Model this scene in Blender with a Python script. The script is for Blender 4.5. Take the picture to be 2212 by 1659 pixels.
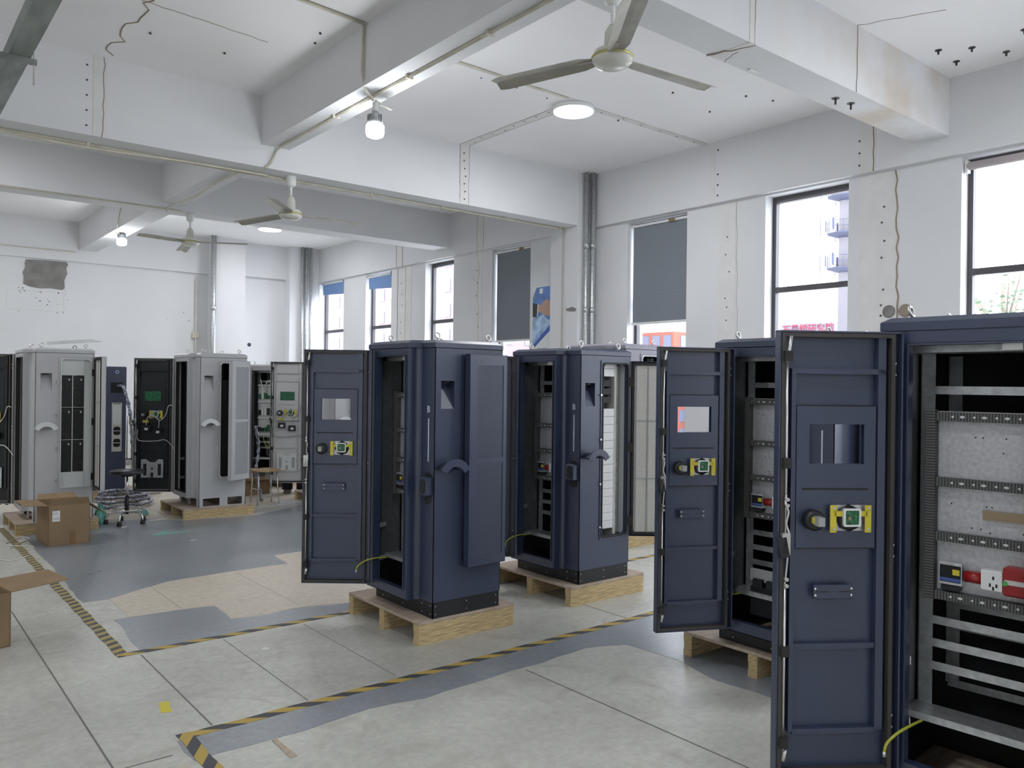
import bpy, math, random
from mathutils import Vector, Matrix
random.seed(7)
PI = math.pi
for o in list(bpy.data.objects): bpy.data.objects.remove(o)
SC = bpy.context.scene
COL = SC.collection
# ---------------------------------------------------------------- camera
CAMH = 1.6
yaw = math.atan(1411/1735.0); roll = 0.0124
F = Vector((math.sin(yaw), math.cos(yaw), 0)); R = Vector((math.cos(yaw), -math.sin(yaw), 0)); U = Vector((0, 0, 1))
cr, sr = math.cos(roll), math.sin(roll)
RX = cr*R + sr*U; UX = -sr*R + cr*U
cd = bpy.data.cameras.new('camera'); cam = bpy.data.objects.new('camera', cd); COL.objects.link(cam)
cam.matrix_world = Matrix(((RX.x, UX.x, -F.x, 0), (RX.y, UX.y, -F.y, 0), (RX.z, UX.z, -F.z, CAMH), (0, 0, 0, 1)))
cd.sensor_width = 36; cd.lens = 1735/2212*36; cd.shift_y = -1/2212; cd.clip_start = 0.05; cd.clip_end = 500
SC.camera = cam
# ---------------------------------------------------------------- world, exposure
wd = bpy.data.worlds.new('overcast_sky'); SC.world = wd; wd.use_nodes = True
nt = wd.node_tree; bg = nt.nodes['Background']
bg.inputs[0].default_value = (0.90, 0.935, 1.0, 1); bg.inputs[1].default_value = 7.5
SC.view_settings.view_transform = 'Standard'; SC.view_settings.look = 'None'
SC.view_settings.exposure = 0.20; SC.view_settings.gamma = 1.0; SC.view_settings.use_curve_mapping = False
SC.cycles.max_bounces = 9; SC.cycles.diffuse_bounces = 8; SC.cycles.glossy_bounces = 4; SC.cycles.transparent_max_bounces = 8
SC.cycles.sample_clamp_indirect = 6.0; SC.cycles.caustics_reflective = False; SC.cycles.caustics_refractive = False
SC.cycles.use_denoising = True
LAMP_DISC = 34.0; LAMP_BULB = 26.0

# ---------------------------------------------------------------- materials
def mat(name, col, rough=0.6, metal=0.0, spec=0.5, noise=0.0, nscale=4.0, bump=0.0, bscale=60.0, emit=0.0, coat=0.0, stretch=None):
    m = bpy.data.materials.new(name); m.use_nodes = True; t = m.node_tree; b = t.nodes['Principled BSDF']
    b.inputs['Base Color'].default_value = (*col, 1); b.inputs['Roughness'].default_value = rough
    b.inputs['Metallic'].default_value = metal; b.inputs['Specular IOR Level'].default_value = spec
    if coat: b.inputs['Coat Weight'].default_value = coat; b.inputs['Coat Roughness'].default_value = 0.25
    tc = t.nodes.new('ShaderNodeTexCoord')
    src = tc.outputs['Object']
    if stretch:
        mp = t.nodes.new('ShaderNodeMapping'); mp.inputs['Scale'].default_value = stretch
        t.links.new(src, mp.inputs[0]); src = mp.outputs[0]
    if noise:
        n = t.nodes.new('ShaderNodeTexNoise'); n.inputs['Scale'].default_value = nscale; n.inputs['Detail'].default_value = 6
        t.links.new(src, n.inputs['Vector'])
        r = t.nodes.new('ShaderNodeValToRGB'); r.color_ramp.elements[0].position = 0.3; r.color_ramp.elements[1].position = 0.7
        r.color_ramp.elements[0].color = (*[max(0, c*(1-noise)) for c in col], 1); r.color_ramp.elements[1].color = (*[min(1, c*(1+noise)) for c in col], 1)
        t.links.new(n.outputs['Fac'], r.inputs[0]); t.links.new(r.outputs[0], b.inputs['Base Color'])
    if bump:
        n2 = t.nodes.new('ShaderNodeTexNoise'); n2.inputs['Scale'].default_value = bscale; n2.inputs['Detail'].default_value = 3
        t.links.new(src, n2.inputs['Vector'])
        bp = t.nodes.new('ShaderNodeBump'); bp.inputs['Strength'].default_value = bump; bp.inputs['Distance'].default_value = 0.01
        t.links.new(n2.outputs['Fac'], bp.inputs['Height']); t.links.new(bp.outputs[0], b.inputs['Normal'])
    if emit:
        b.inputs['Emission Color'].default_value = (*col, 1); b.inputs['Emission Strength'].default_value = emit
    return m
M = {}
M['navy'] = mat('navy_powder_coat', (0.027, 0.039, 0.082), 0.36, 0, 0.85, 0.05, 3, 0.05, 400)
M['slate'] = mat('slate_powder_coat', (0.26, 0.25, 0.30), 0.42, 0, 0.5, 0.04, 3, 0.05, 400)
M['grey'] = mat('grey_powder_coat', (0.46, 0.465, 0.475), 0.42, 0, 0.5, 0.03, 3, 0.05, 400)
M['palegrey'] = mat('pale_grey_paint', (0.62, 0.65, 0.64), 0.5, 0, 0.4)
M['offwhite'] = mat('off_white_paint', (0.56, 0.55, 0.54), 0.5)
M['black'] = mat('black_paint', (0.012, 0.013, 0.015), 0.45)
M['blackmatt'] = mat('black_interior', (0.006, 0.007, 0.009), 0.7)
M['rubber'] = mat('dark_rubber', (0.018, 0.017, 0.016), 0.7)
M['gasket'] = mat('brown_black_gasket', (0.05, 0.045, 0.042), 0.6)
M['zinc'] = mat('galvanised_steel', (0.55, 0.57, 0.58), 0.38, 0.75, 0.5, 0.18, 30, 0.1, 120)
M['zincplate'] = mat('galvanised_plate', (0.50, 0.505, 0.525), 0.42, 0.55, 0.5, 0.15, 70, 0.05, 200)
M['zincshade'] = mat('shaded_dark_galvanised_plate', (0.10, 0.11, 0.11), 0.45, 0.3, 0.5, 0.2, 30)  # dark side plate; shade inside the cabinets is put into its colour
M['chrome'] = mat('chrome', (0.8, 0.8, 0.8), 0.15, 1.0)
M['steel'] = mat('bright_steel', (0.62, 0.62, 0.60), 0.3, 0.9)
M['wood'] = mat('pallet_timber', (0.52, 0.40, 0.22), 0.75, 0, 0.2, 0.45, 9, 0.3, 40, stretch=(1.2, 9, 26))
M['woodtop'] = mat('pallet_plywood', (0.42, 0.34, 0.27), 0.75, 0, 0.2, 0.18, 10, 0.15, 60, stretch=(1, 6, 1))
M['card'] = mat('cardboard', (0.27, 0.19, 0.115), 0.85, 0, 0.1, 0.08, 6)
M['cardin'] = mat('cardboard_inside', (0.24, 0.165, 0.10), 0.9, 0, 0.1, 0.06, 6)
M['parcel'] = mat('parcel_tape', (0.22, 0.13, 0.06), 0.3, 0, 0.5)
M['yellow'] = mat('yellow_plastic', (0.62, 0.52, 0.04), 0.5)
M['pcb'] = mat('green_circuit_board', (0.018, 0.12, 0.05), 0.4, 0, 0.5, 0.9, 90)
M['white'] = mat('white_plastic', (0.75, 0.76, 0.75), 0.45)
M['pvc'] = mat('aged_white_conduit', (0.60, 0.57, 0.47), 0.5, 0, 0.4, 0.12, 8)
M['red'] = mat('red_plastic', (0.30, 0.012, 0.014), 0.35)
M['blue'] = mat('blue_label', (0.05, 0.10, 0.30), 0.5)
M['greenp'] = mat('green_plastic', (0.08, 0.35, 0.10), 0.5)
M['brass'] = mat('din_rail', (0.35, 0.27, 0.18), 0.35, 0.8)
M['wirey'] = mat('yellow_green_wire', (0.38, 0.40, 0.04), 0.45)
M['wirew'] = mat('white_wire', (0.68, 0.67, 0.62), 0.5)
M['teal'] = mat('teal_film', (0.16, 0.46, 0.38), 0.4)
M['foil'] = mat('silver_wrapped_cable', (0.26, 0.27, 0.32), 0.22, 0.85, 0.5, 0.9, 45, 1.0, 60)
M['plasticbag'] = mat('white_plastic_film', (0.66, 0.67, 0.68), 0.3, 0, 0.5, 0.25, 30, 0.8, 40)
M['fan'] = mat('aged_fan_blade', (0.40, 0.385, 0.33), 0.42, 0.25, 0.5, 0.15, 6)
M['fanhub'] = mat('cream_fan_enamel', (0.62, 0.62, 0.55), 0.25, 0, 0.5, 0.06, 10)
M['fantrim'] = mat('brass_trim', (0.50, 0.46, 0.16), 0.3, 0.7)
M['frame'] = mat('brown_aluminium_frame', (0.085, 0.08, 0.09), 0.45, 0.2)
M['blind'] = mat('grey_cellular_blind', (0.22, 0.24, 0.27), 0.9, 0, 0.1)
M['blindblue'] = mat('blue_roller_blind', (0.20, 0.32, 0.56), 0.85, 0, 0.1)
M['blindroll'] = mat('beige_rolled_blind', (0.45, 0.40, 0.40), 0.85)
M['wall'] = mat('white_wall_paint', (0.71, 0.715, 0.73), 0.85, 0, 0.2, 0.025, 1.3, 0.06, 30)
M['ceil'] = mat('white_ceiling_paint', (0.86, 0.855, 0.86), 0.9, 0, 0.2, 0.03, 0.9, 0.05, 20)
M['beam'] = mat('white_beam_paint', (0.73, 0.735, 0.75), 0.85, 0, 0.2, 0.03, 1.1, 0.08, 25)
M['seamwall'] = mat('touched_up_paint', (0.72, 0.715, 0.70), 0.9, 0, 0.1, 0.04, 6, 0.15, 40)
M['seam'] = mat('repair_plaster', (0.62, 0.60, 0.56), 0.9, 0, 0.1, 0.12, 12, 0.4, 40)
M['stain'] = mat('brown_crack_stain', (0.30, 0.25, 0.20), 0.9)
M['cement'] = mat('bare_cement', (0.24, 0.23, 0.22), 0.95, 0, 0.1, 0.2, 5, 0.5, 30)
M['nail'] = mat('dark_fixing', (0.06, 0.055, 0.06), 0.6)
M['duct'] = mat('galvanised_duct', (0.30, 0.33, 0.31), 0.5, 0.6, 0.5, 0.3, 2.5, stretch=(3, 0.8, 1))
M['radiator'] = mat('radiator_enamel', (0.66, 0.64, 0.60), 0.4)
M['bulbglass'] = mat('lit_bulb', (0.93, 0.95, 1.0), 0.5, emit=16.0)
M['discglass'] = mat('lit_diffuser', (0.96, 0.97, 1.0), 0.5, emit=5.0)
M['alu'] = mat('aluminium_heatsink', (0.45, 0.46, 0.48), 0.35, 0.7)
M['seatblack'] = mat('black_vinyl_seat', (0.03, 0.03, 0.035), 0.35)
M['plywood'] = mat('plywood_seat', (0.38, 0.26, 0.14), 0.6, 0, 0.3, 0.15, 12)
M['trousers'] = mat('dark_trousers', (0.012, 0.012, 0.018), 0.9)
M['jacket'] = mat('dark_jacket', (0.02, 0.025, 0.05), 0.9)
M['shoe'] = mat('grey_brown_shoe', (0.10, 0.085, 0.07), 0.7)
M['skin'] = mat('skin', (0.50, 0.31, 0.22), 0.5)
M['hair'] = mat('black_hair', (0.01, 0.009, 0.008), 0.6)
M['leaf'] = mat('green_leaves', (0.09, 0.15, 0.09), 0.7)
M['bark'] = mat('bark', (0.18, 0.14, 0.11), 0.9)
M['pinkwall'] = mat('pink_facade', (0.24, 0.155, 0.165), 0.9)
M['redwall'] = mat('brick_red_facade', (0.24, 0.085, 0.06), 0.9)
M['palewall'] = mat('pale_facade', (0.22, 0.225, 0.27), 0.9)
M['farglass'] = mat('far_window_glass', (0.13, 0.145, 0.20), 0.4)
M['tower'] = mat('tower_steel', (0.125, 0.118, 0.135), 0.7)
M['towerdark'] = mat('tower_platform_steel', (0.055, 0.06, 0.10), 0.7)
M['signred'] = mat('red_sign_letters', (0.26, 0.05, 0.08), 0.7)
M['outground'] = mat('pale_paving', (0.5, 0.5, 0.5), 0.95)
M['joint'] = mat('floor_joint', (0.17, 0.165, 0.15), 0.9)
M['offfilter'] = mat('filter_fleece', (0.55, 0.54, 0.50), 0.95, 0, 0.1, 0.10, 90, 0.5, 150)
M['filterdk'] = mat('filter_rib', (0.33, 0.35, 0.35), 0.8)
M['clear'] = mat('translucent_cover', (0.35, 0.36, 0.36), 0.35)
M['indic'] = mat('white_indicator_strip', (0.62, 0.68, 0.78), 0.3)

def wire(t, a, b): t.links.new(a, b)
# perforated sheet
def mesh_mat(name, base, hole, s=95):
    m = mat(name, base, 0.45); t = m.node_tree; b = t.nodes['Principled BSDF']
    tc = t.nodes.new('ShaderNodeTexCoord'); mp = t.nodes.new('ShaderNodeMapping')
    mp.inputs['Rotation'].default_value = (0, math.radians(45), 0); mp.inputs['Scale'].default_value = (s, 0.001, s)
    wire(t, tc.outputs['Object'], mp.inputs[0])
    v = t.nodes.new('ShaderNodeTexVoronoi'); v.inputs['Scale'].default_value = 1; v.inputs['Randomness'].default_value = 0.0
    wire(t, mp.outputs[0], v.inputs['Vector'])
    r = t.nodes.new('ShaderNodeValToRGB'); r.color_ramp.elements[0].position = 0.34; r.color_ramp.elements[1].position = 0.40
    r.color_ramp.elements[0].color = (*hole, 1); r.color_ramp.elements[1].color = (*base, 1)
    wire(t, v.outputs['Distance'], r.inputs[0]); wire(t, r.outputs[0], b.inputs['Base Color'])
    return m
M['mesh_navy'] = mesh_mat('navy_perforated_sheet', (0.085, 0.10, 0.16), (0.006, 0.007, 0.012), 85)
M['mesh_grey'] = mesh_mat('grey_perforated_sheet', (0.42, 0.43, 0.45), (0.14, 0.14, 0.15), 130)
# cable duct slots: stripes across local Y/Z
def stripe_mat(name, a, b_, axis, s, duty=0.5, rot=None):
    m = mat(name, a, 0.6); t = m.node_tree; b = t.nodes['Principled BSDF']
    tc = t.nodes.new('ShaderNodeTexCoord'); sx = t.nodes.new('ShaderNodeSeparateXYZ'); wire(t, tc.outputs['Object'], sx.inputs[0])
    if isinstance(axis, str):
        src = sx.outputs[axis]
    else:                                   # diagonal x + k*y
        mu = t.nodes.new('ShaderNodeMath'); mu.operation = 'MULTIPLY_ADD'; mu.inputs[1].default_value = axis
        wire(t, sx.outputs['Y'], mu.inputs[0]); wire(t, sx.outputs['X'], mu.inputs[2]); src = mu.outputs[0]
    ml = t.nodes.new('ShaderNodeMath'); ml.operation = 'MULTIPLY'; ml.inputs[1].default_value = s; wire(t, src, ml.inputs[0])
    fr = t.nodes.new('ShaderNodeMath'); fr.operation = 'FRACT'; wire(t, ml.outputs[0], fr.inputs[0])
    gt = t.nodes.new('ShaderNodeMath'); gt.operation = 'GREATER_THAN'; gt.inputs[1].default_value = duty; wire(t, fr.outputs[0], gt.inputs[0])
    mx = t.nodes.new('ShaderNodeMix'); mx.data_type = 'RGBA'; wire(t, gt.outputs[0], mx.inputs[0])
    mx.inputs[6].default_value = (*a, 1); mx.inputs[7].default_value = (*b_, 1); wire(t, mx.outputs[2], b.inputs['Base Color'])
    return m
M['ductslotz'] = stripe_mat('slotted_duct_vertical', (0.12, 0.12, 0.115), (0.035, 0.035, 0.033), 'Z', 100, 0.45)
M['ductsloty'] = stripe_mat('slotted_duct_horizontal', (0.13, 0.13, 0.125), (0.035, 0.035, 0.033), 'Y', 100, 0.45)
M['hazard'] = stripe_mat('hazard_stripes', (0.44, 0.31, 0.07), (0.055, 0.058, 0.065), 1.6, 4.8, 0.5)
M['hazard2'] = stripe_mat('hazard_stripes_worn', (0.36, 0.28, 0.09), (0.07, 0.072, 0.07), 0.5, 10.0, 0.5)
M['fins'] = stripe_mat('heatsink_fins', (0.5, 0.51, 0.53), (0.16, 0.16, 0.17), 'X', 160, 0.55)
M['facadewin'] = None
# concrete floor
def floor_mat(name, ca, cb, cc, rough):
    m = bpy.data.materials.new(name); m.use_nodes = True; t = m.node_tree; b = t.nodes['Principled BSDF']
    tc = t.nodes.new('ShaderNodeTexCoord')
    n1 = t.nodes.new('ShaderNodeTexNoise'); n1.inputs['Scale'].default_value = 0.9; n1.inputs['Detail'].default_value = 8; n1.inputs['Roughness'].default_value = 0.62
    n2 = t.nodes.new('ShaderNodeTexNoise'); n2.inputs['Scale'].default_value = 22; n2.inputs['Detail'].default_value = 8; n2.inputs['Roughness'].default_value = 0.7
    n3 = t.nodes.new('ShaderNodeTexNoise'); n3.inputs['Scale'].default_value = 3.5; n3.inputs['Detail'].default_value = 6; n3.inputs['Distortion'].default_value = 1.5
    for n in (n1, n2, n3): wire(t, tc.outputs['Object'], n.inputs['Vector'])
    r = t.nodes.new('ShaderNodeValToRGB'); e = r.color_ramp.elements; e[0].position = 0.30; e[1].position = 0.72; e[0].color = (*ca, 1); e[1].color = (*cb, 1)
    wire(t, n1.outputs['Fac'], r.inputs[0])
    mx = t.nodes.new('ShaderNodeMix'); mx.data_type = 'RGBA'; mx.blend_type = 'MULTIPLY'; mx.inputs[0].default_value = 1.0
    r2 = t.nodes.new('ShaderNodeValToRGB'); r2.color_ramp.elements[0].position = 0.25; r2.color_ramp.elements[1].position = 0.75
    r2.color_ramp.elements[0].color = (0.76, 0.765, 0.755, 1); r2.color_ramp.elements[1].color = (1.14, 1.14, 1.13, 1)
    wire(t, n2.outputs['Fac'], r2.inputs[0]); wire(t, r.outputs[0], mx.inputs[6]); wire(t, r2.outputs[0], mx.inputs[7])
    r3 = t.nodes.new('ShaderNodeValToRGB'); r3.color_ramp.elements[0].position = 0.53; r3.color_ramp.elements[1].position = 0.76
    r3.color_ramp.elements[0].color = (0, 0, 0, 1); r3.color_ramp.elements[1].color = (0.7, 0.7, 0.7, 1); wire(t, n3.outputs['Fac'], r3.inputs[0])
    m3 = t.nodes.new('ShaderNodeMix'); m3.data_type = 'RGBA'; wire(t, r3.outputs[0], m3.inputs[0]); wire(t, mx.outputs[2], m3.inputs[6]); m3.inputs[7].default_value = (*cc, 1)
    wire(t, m3.outputs[2], b.inputs['Base Color'])
    rr = t.nodes.new('ShaderNodeMapRange'); rr.inputs[3].default_value = rough-0.09; rr.inputs[4].default_value = rough+0.12; wire(t, n1.outputs['Fac'], rr.inputs[0])
    wire(t, rr.outputs[0], b.inputs['Roughness']); b.inputs['Specular IOR Level'].default_value = 0.5
    bp = t.nodes.new('ShaderNodeBump'); bp.inputs['Strength'].default_value = 0.25; bp.inputs['Distance'].default_value = 0.004
    wire(t, n2.outputs['Fac'], bp.inputs['Height']); wire(t, bp.outputs[0], b.inputs['Normal'])
    return m
M['floor'] = floor_mat('worn_concrete_floor', (0.41, 0.405, 0.37), (0.60, 0.595, 0.545), (0.34, 0.32, 0.28), 0.36)
M['paint'] = floor_mat('grey_floor_paint', (0.215, 0.235, 0.26), (0.29, 0.31, 0.335), (0.25, 0.26, 0.27), 0.30)
M['beigefloor'] = floor_mat('bare_beige_screed', (0.50, 0.44, 0.36), (0.60, 0.53, 0.44), (0.44, 0.38, 0.31), 0.45)

# ---------------------------------------------------------------- mesh builder
class MB:
    def __init__(s): s.v = []; s.f = []; s.sm = []; s.mi = []; s.cur = 0
    def face(s, idx, smooth=False): s.f.append(tuple(idx)); s.sm.append(smooth); s.mi.append(s.cur)
    def box(s, x0, x1, y0, y1, z0, z1, mtx=None, ch=0.0):
        if ch > 0:
            pts = []
            for (z, i) in ((z0, ch), (z0+ch, 0), (z1-ch, 0), (z1, ch)):
                pts.append([(x0+i, y0+i, z), (x1-i, y0+i, z), (x1-i, y1-i, z), (x0+i, y1-i, z)])
            b = len(s.v)
            for ring in pts:
                for p in ring: s.v.append(tuple(mtx @ Vector(p)) if mtx else p)
            for k in range(3):
                for j in range(4):
                    s.face((b+4*k+j, b+4*k+(j+1) % 4, b+4*k+4+(j+1) % 4, b+4*k+4+j))
            s.face((b+3, b+2, b+1, b)); s.face((b+12, b+13, b+14, b+15)); return s
        b = len(s.v)
        for p in ((x0, y0, z0), (x1, y0, z0), (x1, y1, z0), (x0, y1, z0), (x0, y0, z1), (x1, y0, z1), (x1, y1, z1), (x0, y1, z1)):
            s.v.append(tuple(mtx @ Vector(p)) if mtx else p)
        for q in ((0, 3, 2, 1), (4, 5, 6, 7), (0, 1, 5, 4), (1, 2, 6, 5), (2, 3, 7, 6), (3, 0, 4, 7)): s.face([b+i for i in q])
        return s
    def obox(s, c, sx, sy, sz, rz=0, rx=0, ry=0):
        m = Matrix.Translation(Vector(c)) @ Matrix.Rotation(rz, 4, 'Z') @ Matrix.Rotation(ry, 4, 'Y') @ Matrix.Rotation(rx, 4, 'X')
        return s.box(-sx/2, sx/2, -sy/2, sy/2, -sz/2, sz/2, m)
    def prism(s, pts, d0, d1, axis='z', smooth=False):
        # pts 2D polygon; axis = extrusion axis. x: pts=(y,z); y: pts=(x,z); z: pts=(x,y)
        b = len(s.v); n = len(pts)
        for d in (d0, d1):
            for (a, c) in pts:
                s.v.append({'z': (a, c, d), 'y': (a, d, c), 'x': (d, a, c)}[axis])
        s.face(list(range(b, b+n))[::-1]); s.face(list(range(b+n, b+2*n)))
        for i in range(n): s.face((b+i, b+(i+1) % n, b+n+(i+1) % n, b+n+i), smooth)
        return s
    def ring(s, outer, inner, d0, d1, axis='y'):
        # plate between two same-length loops
        b = len(s.v); n = len(outer)
        def P(a, c, d): return {'z': (a, c, d), 'y': (a, d, c), 'x': (d, a, c)}[axis]
        for loop, d in ((outer, d0), (inner, d0), (outer, d1), (inner, d1)):
            for (a, c) in loop: s.v.append(P(a, c, d))
        for i in range(n):
            j = (i+1) % n
            s.face((b+i, b+j, b+n+j, b+n+i)); s.face((b+2*n+i, b+3*n+i, b+3*n+j, b+2*n+j))
            s.face((b+i, b+2*n+i, b+2*n+j, b+j)); s.face((b+n+i, b+n+j, b+3*n+j, b+3*n+i))
        return s
    def tube(s, pts, r, n=8, closed=False, caps=True):
        pts = [Vector(p) for p in pts]; b = len(s.v); k = len(pts)
        up = None
        for i, p in enumerate(pts):
            if closed: d = pts[(i+1) % k]-pts[i-1]
            else: d = pts[min(i+1, k-1)]-pts[max(i-1, 0)]
            d.normalize()
            if up is None:
                a = Vector((0, 0, 1)) if abs(d.z) < 0.9 else Vector((1, 0, 0)); up = d.cross(a).normalized()
            up = (up-d*up.dot(d)).normalized(); w = d.cross(up)
            rr = r[i] if isinstance(r, (list, tuple)) else r
            for j in range(n):
                a = 2*PI*j/n; s.v.append(tuple(p+up*math.cos(a)*rr+w*math.sin(a)*rr))
        for i in range(k if closed else k-1):
            for j in range(n):
                i2 = (i+1) % k
                s.face((b+i*n+j, b+i*n+(j+1) % n, b+i2*n+(j+1) % n, b+i2*n+j), True)
        if caps and not closed:
            s.face([b+j for j in range(n)][::-1]); s.face([b+(k-1)*n+j for j in range(n)])
        return s
    def cyl(s, a, c, r, n=16, r2=None): return s.tube([a, c], [r, r if r2 is None else r2], n)
    def lathe(s, prof, c=(0, 0, 0), n=24, axis='z'):
        b = len(s.v); k = len(prof)
        for (r, z) in prof:
            for j in range(n):
                a = 2*PI*j/n
                q = (r*math.cos(a), r*math.sin(a), z)
                if axis == 'y': q = (q[0], q[2], q[1])
                if axis == 'x': q = (q[2], q[0], q[1])
                s.v.append((c[0]+q[0], c[1]+q[1], c[2]+q[2]))
        for i in range(k-1):
            for j in range(n): s.face((b+i*n+j, b+i*n+(j+1) % n, b+(i+1)*n+(j+1) % n, b+(i+1)*n+j), True)
        s.face([b+j for j in range(n)][::-1]); s.face([b+(k-1)*n+j for j in range(n)])
        return s
    def plate(s, u0, u1, v0, v1, holes, d0, d1, axis='y'):
        # rectangle with rectangular holes, as a closed slab; holes=(u0,u1,v0,v1)
        us = sorted({u0, u1, *[h[0] for h in holes], *[h[1] for h in holes]}); vs = sorted({v0, v1, *[h[2] for h in holes], *[h[3] for h in holes]})
        inside = lambda a, c: any(h[0] < a < h[1] and h[2] < c < h[3] for h in holes)
        for i in range(len(us)-1):
            for j in range(len(vs)-1):
                if inside((us[i]+us[i+1])/2, (vs[j]+vs[j+1])/2): continue
                a, b_, c, d = us[i], us[i+1], vs[j], vs[j+1]
                if axis == 'y': s.box(a, b_, d0, d1, c, d)
                elif axis == 'x': s.box(d0, d1, a, b_, c, d)
                else: s.box(a, b_, c, d, d0, d1)
        return s
    def build(s, name, material, parent=None, loc=None, rz=0, label=None):
        me = bpy.data.meshes.new(name); me.from_pydata(s.v, [], s.f)
        me.polygons.foreach_set('use_smooth', s.sm); me.polygons.foreach_set('material_index', s.mi)
        for m_ in (material if isinstance(material, (list, tuple)) else [material]): me.materials.append(m_)
        me.update()
        o = bpy.data.objects.new(name, me); COL.objects.link(o)
        if parent: o.parent = parent
        if loc: o.location = loc
        if rz: o.rotation_euler = (0, 0, rz)
        if label: o['label'] = label
        return o
def tag(o, label, cat, group=None, kind=None):
    o['label'] = label; o['category'] = cat
    if group: o['group'] = group
    if kind: o['kind'] = kind
    return o
def thing(name, label, cat, loc=(0, 0, 0), rz=0, group=None, scale=1.0):
    o = bpy.data.objects.new(name, None); COL.objects.link(o); o.location = loc; o.rotation_euler = (0, 0, rz)
    o.scale = (scale,)*3; o.empty_display_size = 0.1
    return tag(o, label, cat, group)
def struct(name, mb, m, parent=None, loc=None):
    o = mb.build(name, m, parent, loc)
    if parent is None: o['kind'] = 'structure'
    return o
def rrect(x0, x1, z0, z1, r, n=5):
    pts = []
    for (cx, cz, a0) in ((x1-r, z0+r, -PI/2), (x1-r, z1-r, 0), (x0+r, z1-r, PI/2), (x0+r, z0+r, PI)):
        for i in range(n+1):
            a = a0+PI/2*i/n; pts.append((cx+r*math.cos(a), cz+r*math.sin(a)))
    return pts
def arc(p0, p1, p2, n=10):
    p0, p1, p2 = map(Vector, (p0, p1, p2)); return [(1-t)**2*p0+2*t*(1-t)*p1+t*t*p2 for t in [i/n for i in range(n+1)]]
def spline(ps, n=8):
    ps = [Vector(p) for p in ps]; out = []
    P = [ps[0]]+ps+[ps[-1]]
    for i in range(1, len(P)-2):
        a, b, c, d = P[i-1:i+3]
        for k in range(n):
            t = k/n; out.append(0.5*((2*b)+(c-a)*t+(2*a-5*b+4*c-d)*t*t+(3*b-a-3*c+d)*t**3))
    out.append(ps[-1]); return out

# ================================================================ ROOM
WX = 7.60; WI = 7.66; CZ = 4.40; BZ = 3.70; LX = -6.0; FY = -5.5; BY = 16.2
fl = MB().box(LX-0.3, WX+0.5, FY-0.3, BY+0.3, -0.1, 0.0); floor = struct('floor', fl, M['floor'])
def patch(name, pts, m, z):
    mb = MB(); n = len(pts)
    # ragged edge
    out = []
    for i, p in enumerate(pts):
        q = pts[(i+1) % n]; L = math.hypot(q[0]-p[0], q[1]-p[1]); k = max(1, int(L/0.12))
        for j in range(k):
            t = j/k; out.append((p[0]+(q[0]-p[0])*t+random.uniform(-.012, .012), p[1]+(q[1]-p[1])*t+random.uniform(-.012, .012)))
    mb.prism(out, 0.0, z); return mb.build(name, m, floor)
patch('painted_area', [(1.30, 8.95), (1.27, 7.09), (1.25, 6.48), (1.25, 6.36), (1.43, 6.35), (1.9, 6.63), (2.34, 6.67), (2.92, 6.67), (2.97, 7.08), (3.3, 7.08), (5.2, 7.4), (6.6, 7.6), (6.6, 9.6), (4.48, 9.75), (3.66, 9.31), (2.87, 9.39), (2.54, 9.77), (1.95, 9.7), (1.3, 9.9)], M['paint'], 0.0012)
patch('bare_screed', [(1.43, 6.35), (1.9, 6.63), (2.34, 6.67), (2.92, 6.67), (2.97, 7.08), (3.24, 7.08), (5.2, 7.3), (4.6, 5.7), (3.4, 5.35), (2.76, 5.23), (2.6, 5.29), (2.38, 5.34), (2.18, 5.3), (1.95, 5.34), (1.98, 5.73), (1.65, 5.78), (1.42, 5.78)], M['beigefloor'], 0.0016)
patch('painted_area', [(1.33, 5.78), (1.42, 5.78), (1.65, 5.78), (1.98, 5.73), (1.95, 5.34), (2.18, 5.3), (2.38, 5.34), (2.6, 5.29), (2.76, 5.23), (4.2, 5.3), (4.2, 5.0), (2.64, 5.0), (1.82, 5.0), (1.3, 5.05), (1.3, 5.21)], M['paint'], 0.0012)
patch('painted_area', [(1.12, 3.68), (1.09, 3.54), (1.11, 3.45), (1.22, 3.44), (1.46, 3.44), (1.7, 3.45), (1.93, 3.47), (2.24, 3.43), (2.69, 3.45), (2.93, 3.45), (3.44, 3.49), (3.69, 3.38), (3.73, 3.0), (3.63, 2.7), (3.66, 2.2), (3.7, 1.6), (4.7, 1.6), (4.7, 3.1), (4.25, 3.2), (4.12, 3.30), (4.12, 3.45), (5.2, 3.6), (5.2, 3.72)], M['paint'], 0.0012)
patch('bare_screed', [(0.4, 3.40), (1.08, 3.42), (1.10, 3.0), (0.9, 2.2), (0.3, 2.0)], M['beigefloor'], 0.0010)
patch('bare_screed', [(1.35, 9.95), (2.5, 9.85), (2.9, 9.45), (2.9, 10.2), (3.9, 10.2), (4.0, 9.95), (4.8, 10.3), (6.5, 10.6), (6.5, 12.5), (1.35, 12.5)], M['beigefloor'], 0.0010)
for x, y0, y1, w in ((0.825, 2.4, 6.4, .007), (1.285, 3.75, 4.95, .006), (1.76, 3.75, 4.95, .003), (2.285, 3.78, 4.95, .002), (2.91, 1.4, 3.42, .006), (1.76, 5.8, 6.6, .003), (2.45, 5.4, 6.65, .003), (4.1, 3.75, 5.2, .003)):
    MB().box(x-w/2, x+w/2, y0, y1, 0, 0.0019).build('expansion_joint', M['joint'], floor)
for y, x0, x1 in ((3.55, 0.2, 1.05),):
    MB().box(x0, x1, y-.002, y+.002, 0, 0.0019).build('expansion_joint', M['joint'], floor)

struct('ceiling', MB().box(LX-0.3, WX+0.5, FY-0.3, BY+0.3, CZ, CZ+0.15), M['ceil'])
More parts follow.
